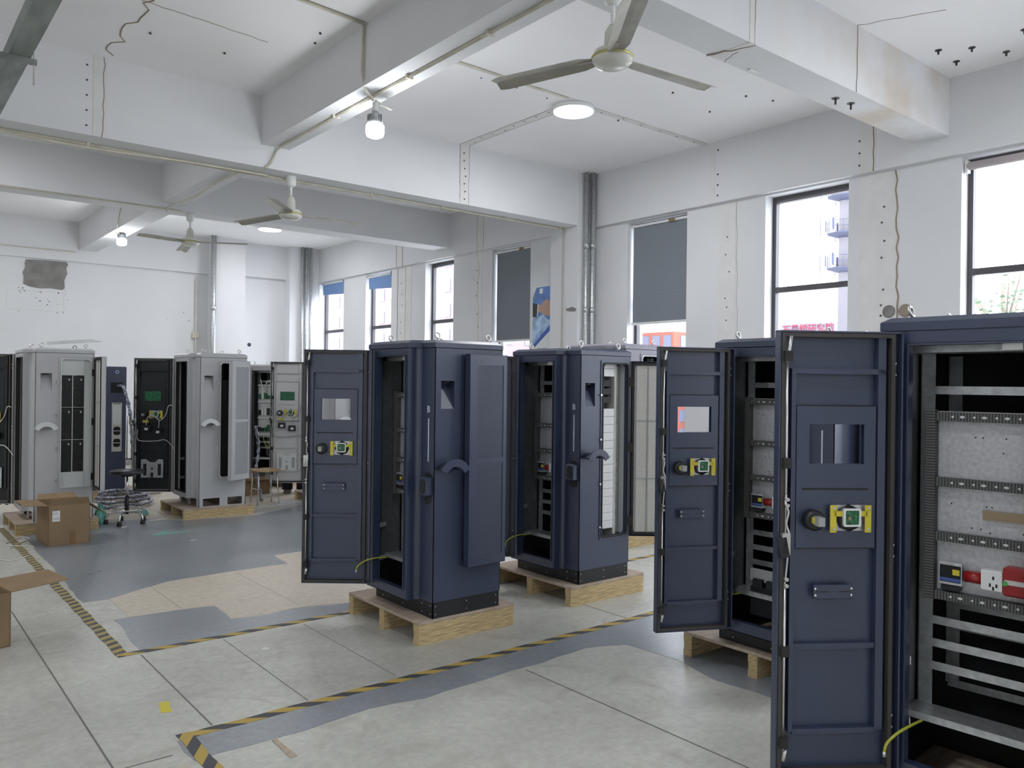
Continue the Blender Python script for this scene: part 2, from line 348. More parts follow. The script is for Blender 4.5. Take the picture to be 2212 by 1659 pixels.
# right wall with window openings
WINS = [(14.89, 16.02), (13.0, 13.98), (10.99, 11.85), (9.02, 9.94), (6.14, 7.09), (4.12, 5.07), (2.12, 3.06), (0.1, 1.05), (-1.9, -0.95), (-3.9, -2.95)]
SILL = 0.9
wr = MB()
wr.plate(FY-0.3, BY+0.3, 0, BZ, [(a, b, SILL, BZ-0.02) for a, b in WINS], WI, WI+0.30, 'x')
wr.box(WX, WI+0.30, FY-0.3, BY+0.3, BZ, CZ)
struct('wall_right', wr, M['wall'])
for i, (a, b) in enumerate(WINS):
    fr = MB(); X0, X1 = 7.80, 7.86; t = 0.045; top = BZ-0.02
    fr.plate(a, b, SILL, top, [(a+t, b-t, SILL+t, 2.63), (a+t, b-t, 2.69, top-0.07)], X0, X1, 'x')
    w = struct('window_%d' % (i+1), fr, M['frame'])
    g = bpy.data.materials.get('pane_glass')
    if g is None:
        g = bpy.data.materials.new('pane_glass'); g.use_nodes = True; n = g.node_tree; n.nodes.remove(n.nodes['Principled BSDF'])
        tr = n.nodes.new('ShaderNodeBsdfTransparent'); gl = n.nodes.new('ShaderNodeBsdfGlossy'); gl.inputs['Roughness'].default_value = 0.02
        lw = n.nodes.new('ShaderNodeLayerWeight'); lw.inputs[0].default_value = 0.5; pw = n.nodes.new('ShaderNodeMath'); pw.operation = 'POWER'; pw.inputs[1].default_value = 5; n.links.new(lw.outputs['Facing'], pw.inputs[0]); fz = n.nodes.new('ShaderNodeMath'); fz.operation = 'MULTIPLY_ADD'; fz.inputs[1].default_value = 0.35; fz.inputs[2].default_value = 0.02; n.links.new(pw.outputs[0], fz.inputs[0]); mx = n.nodes.new('ShaderNodeMixShader')
        tr.inputs[0].default_value = (0.96, 0.97, 0.98, 1)
        n.links.new(fz.outputs[0], mx.inputs[0]); n.links.new(tr.outputs[0], mx.inputs[1]); n.links.new(gl.outputs[0], mx.inputs[2]); n.links.new(mx.outputs[0], n.nodes['Material Output'].inputs[0])
    MB().box(7.828, 7.832, a+t, b-t, SILL+t, 2.63).build('pane', g, w); MB().box(7.828, 7.832, a+t, b-t, 2.69, top-0.07).build('pane', g, w)
# back wall with top beam, column and corner pier
wb = MB(); wb.box(LX-0.3, WX+0.5, BY, BY+0.3, 0, CZ)
struct('trim_15', MB().box(LX, 5.35, BY-0.06, BY, 3.69, CZ), M['wall'])
struct('trim_16', MB().box(5.35, 5.98, BY-0.36, BY, 0, CZ), M['wall']); struct('trim_17', MB().box(5.98, 6.95, BY-0.10, BY, 3.72, CZ), M['wall']); struct('trim_18', MB().box(6.95, WX, BY-0.28, BY, 0, CZ), M['wall'])
wallb = struct('wall_back', wb, M['wall'])
MB().prism([(2.24, 3.655), (2.4, 3.668), (2.62, 3.67), (2.86, 3.672), (2.89, 3.63), (2.86, 3.56), (2.88, 3.47), (2.83, 3.34), (2.84, 3.2), (2.80, 3.17), (2.62, 3.185), (2.45, 3.17), (2.3, 3.19), (2.2, 3.23), (2.21, 3.35), (2.19, 3.43), (2.23, 3.52), (2.22, 3.6)], BY-0.012, BY, 'y').build('bare_cement_patch', M['cement'], wallb)
mb = MB()
for k in range(26):
    x = random.uniform(2.12, 2.9); z = random.uniform(2.75, 3.14) if k % 2 else random.uniform(3.08, 3.2); r = random.uniform(.004, .012)
    mb.lathe([(r, 0), (r, .003)], (x, BY-.004, z), 7, 'y')
for x, z, r in ((6.21, 2.33, .04), (4.9, 2.9, .008), (5.0, 2.75, .01), (4.6, 2.75, .006)): mb.lathe([(r, 0), (r, .003)], (x, (BY-.004), z), 12, 'y')
mb.build('wall_mark', M['nail'], wallb)
MB().plate(1.95, 2.83, 2.78, 3.12, [(1.955, 2.825, 2.785, 3.115)], BY-.002, BY, 'y').build('pencil_outline', M['seam'], wallb)
# left wall and wall behind the camera; their openings are added to admit daylight
wl = MB(); LW = [(-4.6, -3.3)]
wl.plate(FY-0.3, BY+0.3, 0, CZ, [(a, b, 1.0, 3.6) for a, b in LW], LX-0.3, LX, 'x'); struct('wall_left', wl, M['wall'])
wf = MB(); FW = [(5.3, 6.5)]
wf.plate(LX-0.3, WX+0.5, 0, CZ, [(a, b, 1.0, 3.6) for a, b in FW], FY-0.3, FY, 'y'); struct('wall_front', wf, M['wall'])
# beams
M['beamstain'] = mat('damp_stained_beam_paint', (0.73, 0.735, 0.75), 0.85, 0, 0.2, 0.03, 1.1, 0.08, 25)
def _stain(m):
    t = m.node_tree; b = t.nodes['Principled BSDF']; src = b.inputs['Base Color'].links[0].from_socket
    tc = t.nodes.new('ShaderNodeTexCoord'); n = t.nodes.new('ShaderNodeTexNoise'); n.inputs['Scale'].default_value = 1.6; n.inputs['Detail'].default_value = 5; wire(t, tc.outputs['Object'], n.inputs['Vector'])
    sx = t.nodes.new('ShaderNodeSeparateXYZ'); wire(t, tc.outputs['Object'], sx.inputs[0])
    mr = t.nodes.new('ShaderNodeMapRange'); mr.inputs[1].default_value = 4.6; mr.inputs[2].default_value = 6.4; wire(t, sx.outputs['X'], mr.inputs[0])
    r = t.nodes.new('ShaderNodeMapRange'); r.inputs[1].default_value = .42; r.inputs[2].default_value = .68; r.inputs[4].default_value = .8; wire(t, n.outputs['Fac'], r.inputs[0])
    mu = t.nodes.new('ShaderNodeMath'); mu.operation = 'MULTIPLY'; wire(t, mr.outputs[0], mu.inputs[0]); wire(t, r.outputs[0], mu.inputs[1])
    mx = t.nodes.new('ShaderNodeMix'); mx.data_type = 'RGBA'; wire(t, mu.outputs[0], mx.inputs[0]); wire(t, src, mx.inputs[6]); mx.inputs[7].default_value = (0.60, 0.52, 0.43, 1)
    wire(t, mx.outputs[2], b.inputs['Base Color'])
_stain(M['beamstain'])
def beam(n, x0, x1, y0, y1, z0): return struct('trim_%d' % n, MB().box(x0, x1, y0, y1, z0, CZ), M['beam'])
struct('trim_1', MB().box(LX, WX, 3.15, 3.46, 3.88, CZ), M['beamstain'])                        # secondary beam near camera
b2 = beam(2, LX, 7.40, 7.70, 8.02, BZ)                   # main beam
beam(3, LX, WX, 11.02, 11.42, 3.84)                      # secondary beam
beam(4, 3.05, 3.34, 3.46, 7.70, 3.92); beam(5, 3.05, 3.34, 8.02, 11.02, 3.90); beam(6, 3.05, 3.34, 11.42, BY, 3.90)
beam(7, 3.05, 3.34, FY, 3.15, 3.92); beam(8, LX, WX, -0.8, -0.4, BZ); beam(9, -1.6, -1.3, FY, BY, 3.92)
col = struct('trim_10', MB().box(7.34, WI+0.1, 7.68, 8.22, 0, CZ), M['wall'])
struct('trim_11', MB().box(7.34, WI+0.1, -0.85, -0.35, 0, CZ), M['wall'])
# crack repair strips, fixings and seams on ceiling / beams / wall
seam = MB(); crk = MB()
def sbox(mb, *a): mb.box(*a)

sbox(seam, 5.52, 7.6, 5.80, 5.88, CZ-.003, CZ); sbox(seam, 3.34, 5.5, 5.74, 5.80, CZ-.003, CZ)
sbox(seam, 5.45, 5.55, 5.95, 7.70, CZ-.003, CZ)
sbox(seam, 5.44, 5.56, 7.695, 7.70, BZ, CZ)              # strip down main beam
sbox(seam, WX-.004, WX, 5.70, 5.78, BZ, CZ); sbox(seam, WX-.004, WX, 10.1, 10.25, BZ, CZ); sbox(seam, WX-.004, WX, 12.55, 12.7, BZ, CZ)
sbox(seam, WX-.004, WX, 3.82, 3.98, BZ, CZ); sbox(seam, WI-.004, WI, 3.62, 4.0, 0.5, BZ-.02); sbox(seam, WI-.004, WI, 5.45, 5.68, 0.5, BZ-.02)
sbox(seam, WI-.004, WI, 10.2, 10.42, .5, BZ-.02); sbox(seam, WI-.004, WI, 12.3, 12.7, .5, BZ-.02)
sbox(seam, 1.55, 1.66, 7.696, 7.70, BZ, CZ); sbox(seam, 4.55, 4.62, 3.146, 3.15, 3.88, CZ); sbox(seam, 4.55, 4.62, 3.15, 3.46, 3.877, 3.88)
sm = seam.build('plaster_strip', M['seamwall']); sm['kind'] = 'structure'; sm.name = 'trim_12'
def crack(p, q, wdt=.006, jit=.012, n=14, nrm=(0, 0, -1)):
    p, q = Vector(p), Vector(q); nn = Vector(nrm); d = (q-p).normalized(); s_ = d.cross(nn)
    pts = [p+(q-p)*i/n+s_*random.uniform(-jit, jit) for i in range(n+1)]
    crk.tube(pts, wdt/2, 5)
crack((5.44, 6.15, CZ), (5.44, 7.7, CZ), .006, .006); crack((5.56, 6.15, CZ), (5.56, 7.7, CZ), .005, .006)
crack((5.44, 7.70, BZ), (5.43, 7.70, CZ), .006, .004, 8, (0, -1, 0)); crack((5.565, 7.70, BZ), (5.57, 7.70, CZ), .006, .004, 8, (0, -1, 0))
crack((1.62, 7.70, BZ), (1.64, 7.70, CZ), .012, .012, 10, (0, -1, 0)); crack((1.64, 7.6, CZ), (1.66, 6.3, CZ), .012, .05, 14); crack((1.66, 6.3, CZ), (1.62, 4.2, CZ), .016, .03, 16)
crack((1.52, 6.35, CZ), (2.6, 6.45, CZ), .008, .01)
crack((WX, 5.76, BZ), (WX, 5.74, CZ), .006, .003, 8, (-1, 0, 0)); crack((WX, 3.84, BZ), (WX, 3.84, CZ), .016, .004, 8, (-1, 0, 0))
crack((WI, 3.62, 2.2), (WI, 3.64, BZ-.02), .02, .016, 16, (-1, 0, 0)); crack((WI, 3.9, 2.2), (WI, 3.88, BZ-.02), .006, .012, 12, (-1, 0, 0))
crack((WI, 5.66, 2.2), (WI, 5.66, BZ-.02), .008, .006, 12, (-1, 0, 0)); crack((WI, 5.42, 2.2), (WI, 5.44, BZ-.02), .005, .012, 12, (-1, 0, 0))
crack((WI, 10.25, 1.9), (WI, 10.32, BZ-.02), .012, .03, 12, (-1, 0, 0)); crack((WI, 10.42, 3.2), (WI, 10.42, BZ-.02), .006, .01, 6, (-1, 0, 0))
for yy in (12.5, 12.78): crack((WI, yy, 1.9), (WI, yy, BZ-.02), .014, .01, 12, (-1, 0, 0)); 
for yy in (12.52, 12.74): crack((WX, yy, BZ), (WX, yy, CZ), .012, .008, 8, (-1, 0, 0))
for yy in (10.1, 10.27): crack((WX, yy, BZ), (WX, yy, CZ), .006, .004, 8, (-1, 0, 0))
crack((3.34, 5.745, CZ), (5.3, 5.79, CZ), .006, .004); crack((5.75, 5.80, CZ), (7.6, 5.80, CZ), .005, .004); crack((4.6, 3.15, 3.88), (4.62, 3.146, CZ), .01, .006, 8, (0, -1, 0))
crack((4.55, 3.15, 3.88), (4.7, 3.46, 3.88), .006, .01, 8); crack((4.62, 3.15, 3.88), (4.5, 3.46, 3.875), .012, .012, 8)
crack((6.2, 2.6, CZ), (5.96, 3.15, CZ), .006, .01, 8); crack((5.96, 3.148, CZ), (5.95, 3.148, 3.88), .006, .004, 8, (0, -1, 0))
ck = crk.build('trim_13', M['stain']); ck['kind'] = 'structure'
nl = MB()
def stud(p, r=.011, h=.02, ax='z'): nl.lathe([(r, -h if ax == 'z' else 0), (r*.7, 0 if ax == 'z' else h)], p, 8, ax)
for k in range(8): stud((5.5+random.uniform(-.03, .03), 6.2+k*.19, CZ), .009, .006)
for k in range(6): stud((5.9+k*.3, 5.84+random.uniform(-.02, .02), CZ), .009, .006)
for k in range(5): stud((3.6+k*.4, 5.9+random.uniform(-.02, .02), CZ), .008, .006)
for k in range(7): nl.lathe([(.01, 0), (.01, .006)], (5.5+random.uniform(-.02, .02), 7.692, BZ+.06+k*.09), 8, 'y')
for k in range(5): nl.lathe([(.008, 0), (.008, .004)], (1.5, 7.694, BZ+.08+k*.13), 8, 'y')
for yy in (5.66, 3.98):
    for z in (3.78, 3.9, 4.02, 4.3): nl.lathe([(.011, 0), (.011, .005)], (WX-.005, yy-.0, z), 8, 'x')
for z in (3.35, 3.2, 3.02, 2.86, 2.55, 2.4, 2.3): nl.lathe([(.011, 0), (.011, .005)], (WI-.006, 3.78+random.uniform(-.03, .03), z), 8, 'x')
for z in (3.3, 3.1, 2.9, 2.6, 2.5, 2.35): nl.lathe([(.009, 0), (.009, .005)], (WI-.006, 5.56+random.uniform(-.03, .03), z), 8, 'x')
for z in (3.4, 3.2, 3.0, 2.7, 2.5, 2.2):
    for yy in (10.32, 12.64): nl.lathe([(.011, 0), (.011, .005)], (WI-.006, yy+random.uniform(-.03, .03), z), 8, 'x')
for (x, y) in ((6.9, 2.95), (7.25, 2.95), (7.05, 2.75), (7.35, 2.6), (7.0, 2.35)): nl.cyl((x, y, CZ-.035), (x, y, CZ), .009, 8); nl.cyl((x, y, CZ-.004), (x, y, CZ), .028, 10)
for (x, y) in ((5.95, 3.32), (6.15, 3.3)): nl.cyl((x, y, 3.88-.05), (x, y, 3.88), .008, 8); nl.cyl((x, y, 3.876), (x, y, 3.88), .03, 12)
for (x, y) in ((6.0, 5.0), (6.6, 4.6), (6.7, 5.1), (6.2, 5.9), (6.9, 4.5), (1.3, 5.6), (1.75, 5.3), (1.8, 6.9), (2.4, 6.9), (2.9, 6.2), (2.85, 6.0)): stud((x, y, CZ), .012, .012)
nn_ = nl.build('trim_14', M['nail']); nn_['kind'] = 'structure'
# two filled pipe holes in right wall and plaster scar on column
for y, m_, lb in ((3.70, 'cement', 'sealed grey round pipe hole in the wall, left of the open one'), (3.545, 'nail', 'open dark round pipe hole in the wall, right of the sealed one')):
    o = MB(); o.lathe([(.052, -.01), (.052, 0.004)], (0, 0, 0), 20, 'x')
    o.lathe([(.062, -.004), (.062, 0.004)], (0, 0, 0), 20, 'x')
    tag(o.build('pipe_hole', M['cement'] if m_ == 'cement' else M['stain'], None, (WI-.003, y, 2.335)), lb, 'pipe hole')
MB().prism([(7.70, 2.60), (7.78, 2.63), (7.86, 2.61), (7.9, 2.62), (7.88, 2.58), (7.8, 2.57), (7.72, 2.565)], 7.335, 7.34, 'x').build('plaster_scar', M['cement'], col)
tag(MB().box(4.93, 5.04, 3.40, 3.43, 3.868, 3.88, None, .004).build('cable_cover', M['white']), 'tiny white plastic cover under the stained ceiling beam', 'cover')
# ================================================================ pipes, conduits
def pipes(name, pts_list, r, m, label, cat):
    mb = MB()
    for pts in pts_list: mb.tube(pts, r, 12)
    return tag(mb.build(name, m), label, cat)
for i, (x, y, r) in enumerate(((7.44, 7.63, .03), (7.53, 7.60, .036))):
    mb = MB().cyl((x, y, 0.0), (x, y, CZ), r, 16)
    for z in (1.2, 2.55, 3.4): mb.cyl((x, y, z), (x, y, z+.07), r+.006, 16)
    tag(mb.build('water_pipe', M['zinc']), ['thinner bare steel riser pipe beside the middle column, nearer the column face', 'thicker bare steel riser pipe in the corner beside the middle column'][i], 'pipe')
mb = MB().cyl((5.33, BY-.42, 0), (5.33, BY-.42, CZ), .05, 16); mb.cyl((5.33, BY-.42, 2.95), (5.33, BY-.42, 3.05), .057, 16)
tag(mb.build('water_pipe', M['zinc']), 'thick steel riser pipe in front of the back wall column', 'pipe')
mb = MB().cyl((5.12, BY-.05, 0), (5.12, BY-.05, 3.6), .012, 10); mb.box(5.06, 5.18, BY-.05, BY, 2.42, 2.53)
tag(mb.build('electrical_conduit', [M['pvc']]), 'thin pale conduit with a small box on the back wall', 'conduit')
for i, x in enumerate((7.20, 7.28, 7.37)):
    mb = MB().cyl((x, BY-.34-.02*i, 0), (x, BY-.34-.02*i, CZ), .03, 14)
    tag(mb.build('water_pipe', M['zinc']), ['left of the three thin steel riser pipes in the far corner', 'middle of the three thin steel riser pipes in the far corner', 'right of the three thin steel riser pipes in the far corner'][i], 'pipe')
# conduit under the main beam, sagging cable, down the column
mb = MB(); mb.tube([(LX+.1, 7.96, BZ-.016), (7.325, 7.96, BZ-.016), (7.325, 7.96, 1.0)], .014, 8)
for k in range(8): mb.box(.6+k*.95, .63+k*.95, 7.94, 7.98, BZ-.032, BZ)
tag(mb.build('electrical_conduit', M['pvc']), 'long pale conduit clipped under the main ceiling beam and down its column', 'conduit')
tag(MB().tube(spline([(-0.6, 7.85, BZ-.03), (0.9, 7.8, BZ-.075), (1.6, 7.83, BZ-.075), (2.3, 7.86, BZ-.04), (3.2, 7.9, BZ-.02)]), .011, 8).build('electrical_cable', M['pvc']), 'loose pale cable sagging under the main ceiling beam at left', 'cable')
mb = MB(); mb.tube([(3.2, 3.5, 3.905), (3.2, 6.6, 3.905), (3.2, 6.9, 3.9), (3.20, 7.58, 3.905), (3.19, 7.67, 3.88), (3.14, 7.684, 3.75), (3.08, 7.684, 3.69)], .013, 8)
for y in (4.2, 5.2, 6.4): mb.box(3.17, 3.23, y, y+.02, 3.89, 3.92)
tag(mb.build('electrical_conduit', M['pvc']), 'pale conduit along the underside of the joist carrying the near bulb', 'conduit')
tag(MB().tube([(3.03, 5.60, CZ-.012), (3.03, 5.62, CZ-.012), (3.03, 5.63, 4.0), (3.08, 5.66, 3.9), (3.18, 5.72, 3.86)], .012, 8).build('electrical_conduit', M['pvc']), 'pale conduit dropping down the joist side to the near bulb', 'conduit')
tag(MB().tube([(1.2, 5.45, CZ-.012), (3.03, 5.6, CZ-.012)], .014, 8).build('electrical_conduit', M['pvc']), 'pale conduit crossing the ceiling left of the near joist', 'conduit')
tag(MB().tube([(3.34, 5.72, CZ-.012), (5.35, 5.76, CZ-.012)], .011, 8).build('electrical_conduit', M['pvc']), 'pale conduit crossing the ceiling to the near round light', 'conduit')
tag(MB().tube(spline([(3.2, 5.72, 3.86), (3.35, 5.76, 3.84), (3.42, 5.85, 3.88), (3.35, 5.9, 3.91)]), .009, 8).build('electrical_cable', M['wirew']), 'loose loop of white cable beside the near bulb', 'cable')
tag(MB().tube(spline([(3.2, 8.1, 3.86), (3.19, 9.4, 3.88), (3.15, 10.1, 3.83), (3.1, 10.9, 3.84), (3.1, 11.0, 3.80)]), .012, 8).build('electrical_cable', M['pvc']), 'pale cable under the joist beyond the main beam', 'cable')
tag(MB().tube([(LX+.1, 11.0, 3.825), (3.3, 11.0, 3.825)], .013, 8).build('electrical_conduit', M['pvc']), 'pale conduit along the lower edge of the far beam', 'conduit')
tag(MB().tube(spline([(3.04, 13.0, 4.35), (3.02, 13.2, 3.98), (3.1, 13.6, 3.9), (3.2, 13.78, 3.87)]), .010, 8).build('electrical_cable', M['pvc']), 'pale cable drooping down the far joist to the far bulb', 'cable')
tag(MB().tube([(3.34, 13.0, CZ-.01), (5.5, 13.6, CZ-.01)], .008, 6).build('electrical_conduit', M['pvc']), 'thin conduit on the ceiling toward the far round light', 'conduit')
tag(MB().tube([(LX+.1, BY-.078, 3.86), (3.0, BY-.078, 3.86)], .011, 6).build('electrical_conduit', M['pvc']), 'thin pale conduit along the beam of the back wall', 'conduit')
# overhead duct top-left
dz = 3.62; du = thing('ventilation_duct', 'grey galvanised duct hung under the ceiling at far left', 'duct', (0.75, 7.0, dz))
MB().box(-.045, .075, -12, .55, 0, .10).build('duct_body', M['duct'], du)
for k, y in enumerate((-1.1, -3.0, -6.0)):
    br = MB().box(-.12, .11, y-.02, y+.02, -.03, 0); br.build('support_bracket', M['duct'], du)
    MB().cyl((.095, y, -.16), (.095, y, CZ-dz), .005, 8).build('threaded_rod', M['steel'], du); MB().cyl((-.105, y, -.06), (-.105, y, CZ-dz), .005, 8).build('threaded_rod', M['steel'], du)
# ================================================================ lights
def bulb(loc, label):
    b = thing('ceiling_bulb', label, 'light bulb', loc, group='bare bulbs under the joists')
    MB().lathe([(.012, .13), (.022, .125), (.022, .07), (.03, .05)], (0, 0, 0), 16).build('socket', M['white'], b)
    mb = MB().lathe([(.03, .05), (.05, .02), (.056, -.02), (.056, -.05)], (0, 0, 0), 24)
    for k in range(20):
        a = 2*PI*k/20; mb.obox((.054*math.cos(a), .054*math.sin(a), -.012), .02, .003, .07, a)
    mb.build('heatsink', M['alu'], b)
    MB().lathe([(.056, -.05), (.072, -.06), (.074, -.12), (.066, -.145), (.04, -.158), (.001, -.16)], (0, 0, 0), 24).build('glass', M['bulbglass'], b)
    ld = bpy.data.lights.new('bulb_light', 'POINT'); ld.energy = LAMP_BULB; ld.shadow_soft_size = .07; ld.color = (0.92, 0.96, 1.0)
    lo = bpy.data.objects.new('bulb_light', ld); COL.objects.link(lo); lo.location = (loc[0], loc[1], loc[2]-.24)
    return b
bulb((3.20, 5.72, 3.72), 'bare lit LED bulb hanging under the near ceiling joist')
bulb((3.20, 13.75, 3.86), 'small bare lit LED bulb hanging under the far joist')
def disc(loc, label=None, vis=True):
    d = thing('ceiling_light', label or 'added round flush ceiling light out of view', 'ceiling light', loc, group='round flush ceiling lights')
    MB().lathe([(.205, 0), (.212, -.01), (.208, -.045)], (0, 0, 0), 40).build('rim', M['white'], d)
    MB().lathe([(.205, -.040), (.2, -.052), (.14, -.06), (.001, -.062)], (0, 0, 0), 40).build('diffuser', M['discglass'], d)
    ld = bpy.data.lights.new('disc_light', 'AREA'); ld.shape = 'DISK'; ld.size = .38; ld.energy = LAMP_DISC; ld.color = (0.95, 0.97, 1.0)
    lo = bpy.data.objects.new('disc_light', ld); COL.objects.link(lo); lo.location = (loc[0], loc[1], loc[2]-.07)
disc((5.58, 5.93, CZ), 'round white ceiling light glowing above the navy cabinets')
disc((5.80, 14.2, CZ), 'round white ceiling light far away beyond the ceiling fan')
for x, y in ((5.58, 1.2), (0.9, 1.2), (5.58, -3.2), (0.9, -3.2), (-3.6, 1.2), (-3.6, 5.9), (-3.6, 10.0), (0.2, 9.6), (0.2, 14.0)):  # unseen ceiling lights added to light the room evenly
    disc((x, y, CZ), 'added round white ceiling light outside the picture, for even room light')
# ================================================================ ceiling fans
def fan(loc, ang, label, top=CZ):
    f = thing('ceiling_fan', label, 'ceiling fan', loc, group='three-blade ceiling fans')
    MB().lathe([(.001, -.045), (.07, -.043), (.098, -.03), (.118, -.008), (.118, .004)], (0, 0, 0), 36).build('hub_dome', M['fanhub'], f)
    MB().lathe([(.118, .004), (.121, .008), (.121, .016), (.115, .02)], (0, 0, 0), 36).build('hub_ring', M['fantrim'], f)
    MB().lathe([(.115, .02), (.10, .05), (.05, .07), (.045, .16), (.02, .2)], (0, 0, 0), 30).build('motor_cover', M['fanhub'], f)
    MB().cyl((0, 0, .15), (0, 0, top-loc[2]), .013, 12).build('down_rod', M['white'], f)
    tp = top-loc[2]; MB().lathe([(.022, tp-.11), (.05, tp-.09), (.052, tp-.005), (.05, tp)], (0, 0, 0), 20).build('canopy', M['white'], f)
    for k in range(3):
        mb = MB(); a = ang+2*PI*k/3; mtx = Matrix.Rotation(a, 4, 'Z')
        tilt = Matrix.Rotation(math.radians(10), 4, 'X')
        prof = [(-.06, -.004), (-.03, .004), (0.0, .012), (.03, .004), (.075, -.006)]
        b0 = len(mb.v); n = len(prof)
        xs = [(.10, .55), (.19, .95), (.45, 1.0), (.72, 1.05), (.77, .85)]
        for (x, w) in xs:
            for t in (0, .004):
                for (yy, z) in prof:
                    p = mtx @ (Matrix.Translation((0, 0, .01)) @ tilt @ Vector((x, yy*w, z+t-(x*.03)))); mb.v.append(tuple(p))
        for i in range(len(xs)-1):
            for j in range(n-1):
                a0 = b0+i*2*n+j; a1 = a0+2*n
                mb.face((a0, a1, a1+1, a0+1)); mb.face((a0+n, a0+n+1, a1+n+1, a1+n))
            for j in (0, n-1):
                a0 = b0+i*2*n+j; a1 = a0+2*n; mb.face((a0, a0+n, a1+n, a1))
        for i in (0, len(xs)-1):
            a0 = b0+i*2*n
            for j in range(n-1): mb.face((a0+j, a0+j+1, a0+n+j+1, a0+n+j))
        mb.build('blade', M['fan'], f)
        MB().obox(tuple(mtx @ Vector((.15, 0, .012))), .12, .035, .005, a).build('blade_iron', M['fan'], f)
def faz(dx, dy): return math.atan2(dy, dx)
fan((3.33, 3.22, 3.46), math.radians(-9), 'nearest three-blade ceiling fan in front of the round light', 3.88)
fan((3.43, 7.86, 3.30), math.radians(-9), 'ceiling fan hanging under the main beam, middle of the three', 3.70)
fan((3.46, 11.2, 3.45), math.radians(-39), 'farthest ceiling fan, partly against the back wall', 3.84)

# ================================================================ windows furniture
def blind(y0, y1, z0, ztop, m, label, x=7.735):
    b = thing('window_blind', label, 'blind', (x, (y0+y1)/2, z0)); w = (y1-y0)/2
    mb = MB(); n = int((ztop-z0)/.022); pts = []
    for k in range(n+1):
        z = (ztop-z0)*k/n; mb_x = .0003 if k % 2 else -.0003; pts.append((mb_x, z))
    bb = len(mb.v)
    for (xx, z) in pts:
        for yy in (-w, w): mb.v.append((xx, yy, z))
    for (xx, z) in pts:
        for yy in (-w, w): mb.v.append((xx+.012, yy, z))
    N = len(pts)
    for k in range(N-1):
        mb.face((bb+2*k, bb+2*k+1, bb+2*k+3, bb+2*k+2)); o_ = bb+2*N; mb.face((o_+2*k+1, o_+2*k, o_+2*k+2, o_+2*k+3))
        mb.face((bb+2*k, bb+2*k+2, o_+2*k+2, o_+2*k)); mb.face((bb+2*k+1, o_+2*k+1, o_+2*k+3, bb+2*k+3))
    mb.build('fabric', m, b)
    MB().box(-.015, .02, -w-.01, w+.01, -.03, 0).build('bottom_rail', M['white'], b)
    MB().box(-.02, .025, -w-.015, w+.015, ztop-z0, ztop-z0+.03).build('head_rail', M['white'], b)
    MB().box(-.022, -.02, -w+.2, -w+.3, ztop-z0-.01, ztop-z0+.035).build('packing_tape', M['card'], b)
    return b
blind(6.17, 7.06, 2.40, 3.62, M['blind'], 'slate grey pleated blind on the window beside the middle column')
blind(9.05, 9.91, 2.27, 3.62, M['blind'], 'slate grey pleated blind on the window next to the poster')
for (y0, y1, z0, lb) in ((13.05, 13.95, 3.36, 'short pale blue roller blind on the second window from the far corner'), (14.95, 15.95, 3.40, 'short pale blue roller blind on the window nearest the far corner')):
    b = thing('roller_blind', lb, 'blind', (7.70, (y0+y1)/2, z0)); w = (y1-y0)/2
    m_ = MB(); m_.prism([(-w, .0), (w-.04, .04), (w-.02, .28), (-w, .26)], -.003, .003, 'x'); m_.build('fabric', M['blindblue'], b)
    MB().cyl((0, -w, .27), (0, w, .27), .022, 12).build('roller', M['white'], b)
    MB().box(-.03, .03, -w-.03, -w, .24, .31).build('bracket', M['frame'], b); 
b = thing('rolled_blind', 'beige blind rolled up at the top of the nearest window', 'blind', (7.715, 2.59, 3.6)); MB().cyl((0, -.45, 0), (0, .44, 0), .036, 16).build('roll', M['blindroll'], b); MB().box(-.03, .03, .43, .455, -.06, .05).build('bracket', M['white'], b)
# poster by the blind
po = thing('wall_poster', 'blue handshake poster on the wall between the column and grey blind', 'poster', (WI-.004, 8.76, 2.62))
yl = 8.97-8.76; yr = 8.22-8.76
MB().box(-.003, 0, yr, yl, -.62, .40).build('sheet', M['white'], po, label='white poster sheet')
def pol(name, pts, m, d): MB().prism(pts, -.003-d, -.003, 'x').build(name, m, po)
M['sky1'] = mat('printed_sky', (0.07, 0.20, 0.55), 0.35, 0, 0.5, 0.35, 6); M['cloud'] = mat('printed_cloud', (0.35, 0.50, 0.72), 0.35, 0, .5, 0.4, 9)
M['navyprint'] = mat('printed_dark_blue', (0.03, 0.09, 0.42), 0.35)
pol('printed_sky', [(yl-.02, .24), (yl-.10, .38), (yr, .39), (yr, -.05), (yl-.02, -.46)], M['sky1'], .0005)
pol('printed_cloud', [(yl-.02, -.04), (yl-.12, -.06), (yl-.25, -.02), (yl-.36, -.10), (yr+.1, -.08), (yr+.1, -.2), (yl-.2, -.30), (yl-.14, -.42), (yl-.02, -.44)], M['cloud'], .0009)
pol('printed_band', [(yl-.02, -.47), (yl-.02, -.52), (yr, -.02), (yr, .10)], M['navyprint'], .0012)
pol('printed_sleeve', [(yl-.02, .16), (yl-.13, .14), (yl-.115, -.05), (yl-.02, -.04)], M['black'], .0014)
pol('printed_cuff', [(yl-.13, .14), (yl-.15, .14), (yl-.135, -.04), (yl-.115, -.05)], M['white'], .0014)
pol('printed_hand', [(yl-.15, .13), (yl-.2, .12), (yl-.26, .17), (yl-.33, .2), (yl-.45, .14), (yl-.52, .02), (yl-.42, -.03), (yl-.36, -.05), (yl-.32, -.02), (yl-.28, -.05), (yl-.24, -.01), (yl-.18, .02), (yl-.14, .03)], M['skin'], .0016)
pol('printed_badge', [(yl-.17, .36), (yl-.24, .365), (yl-.24, .29), (yl-.17, .285)], M['white'], .0014)
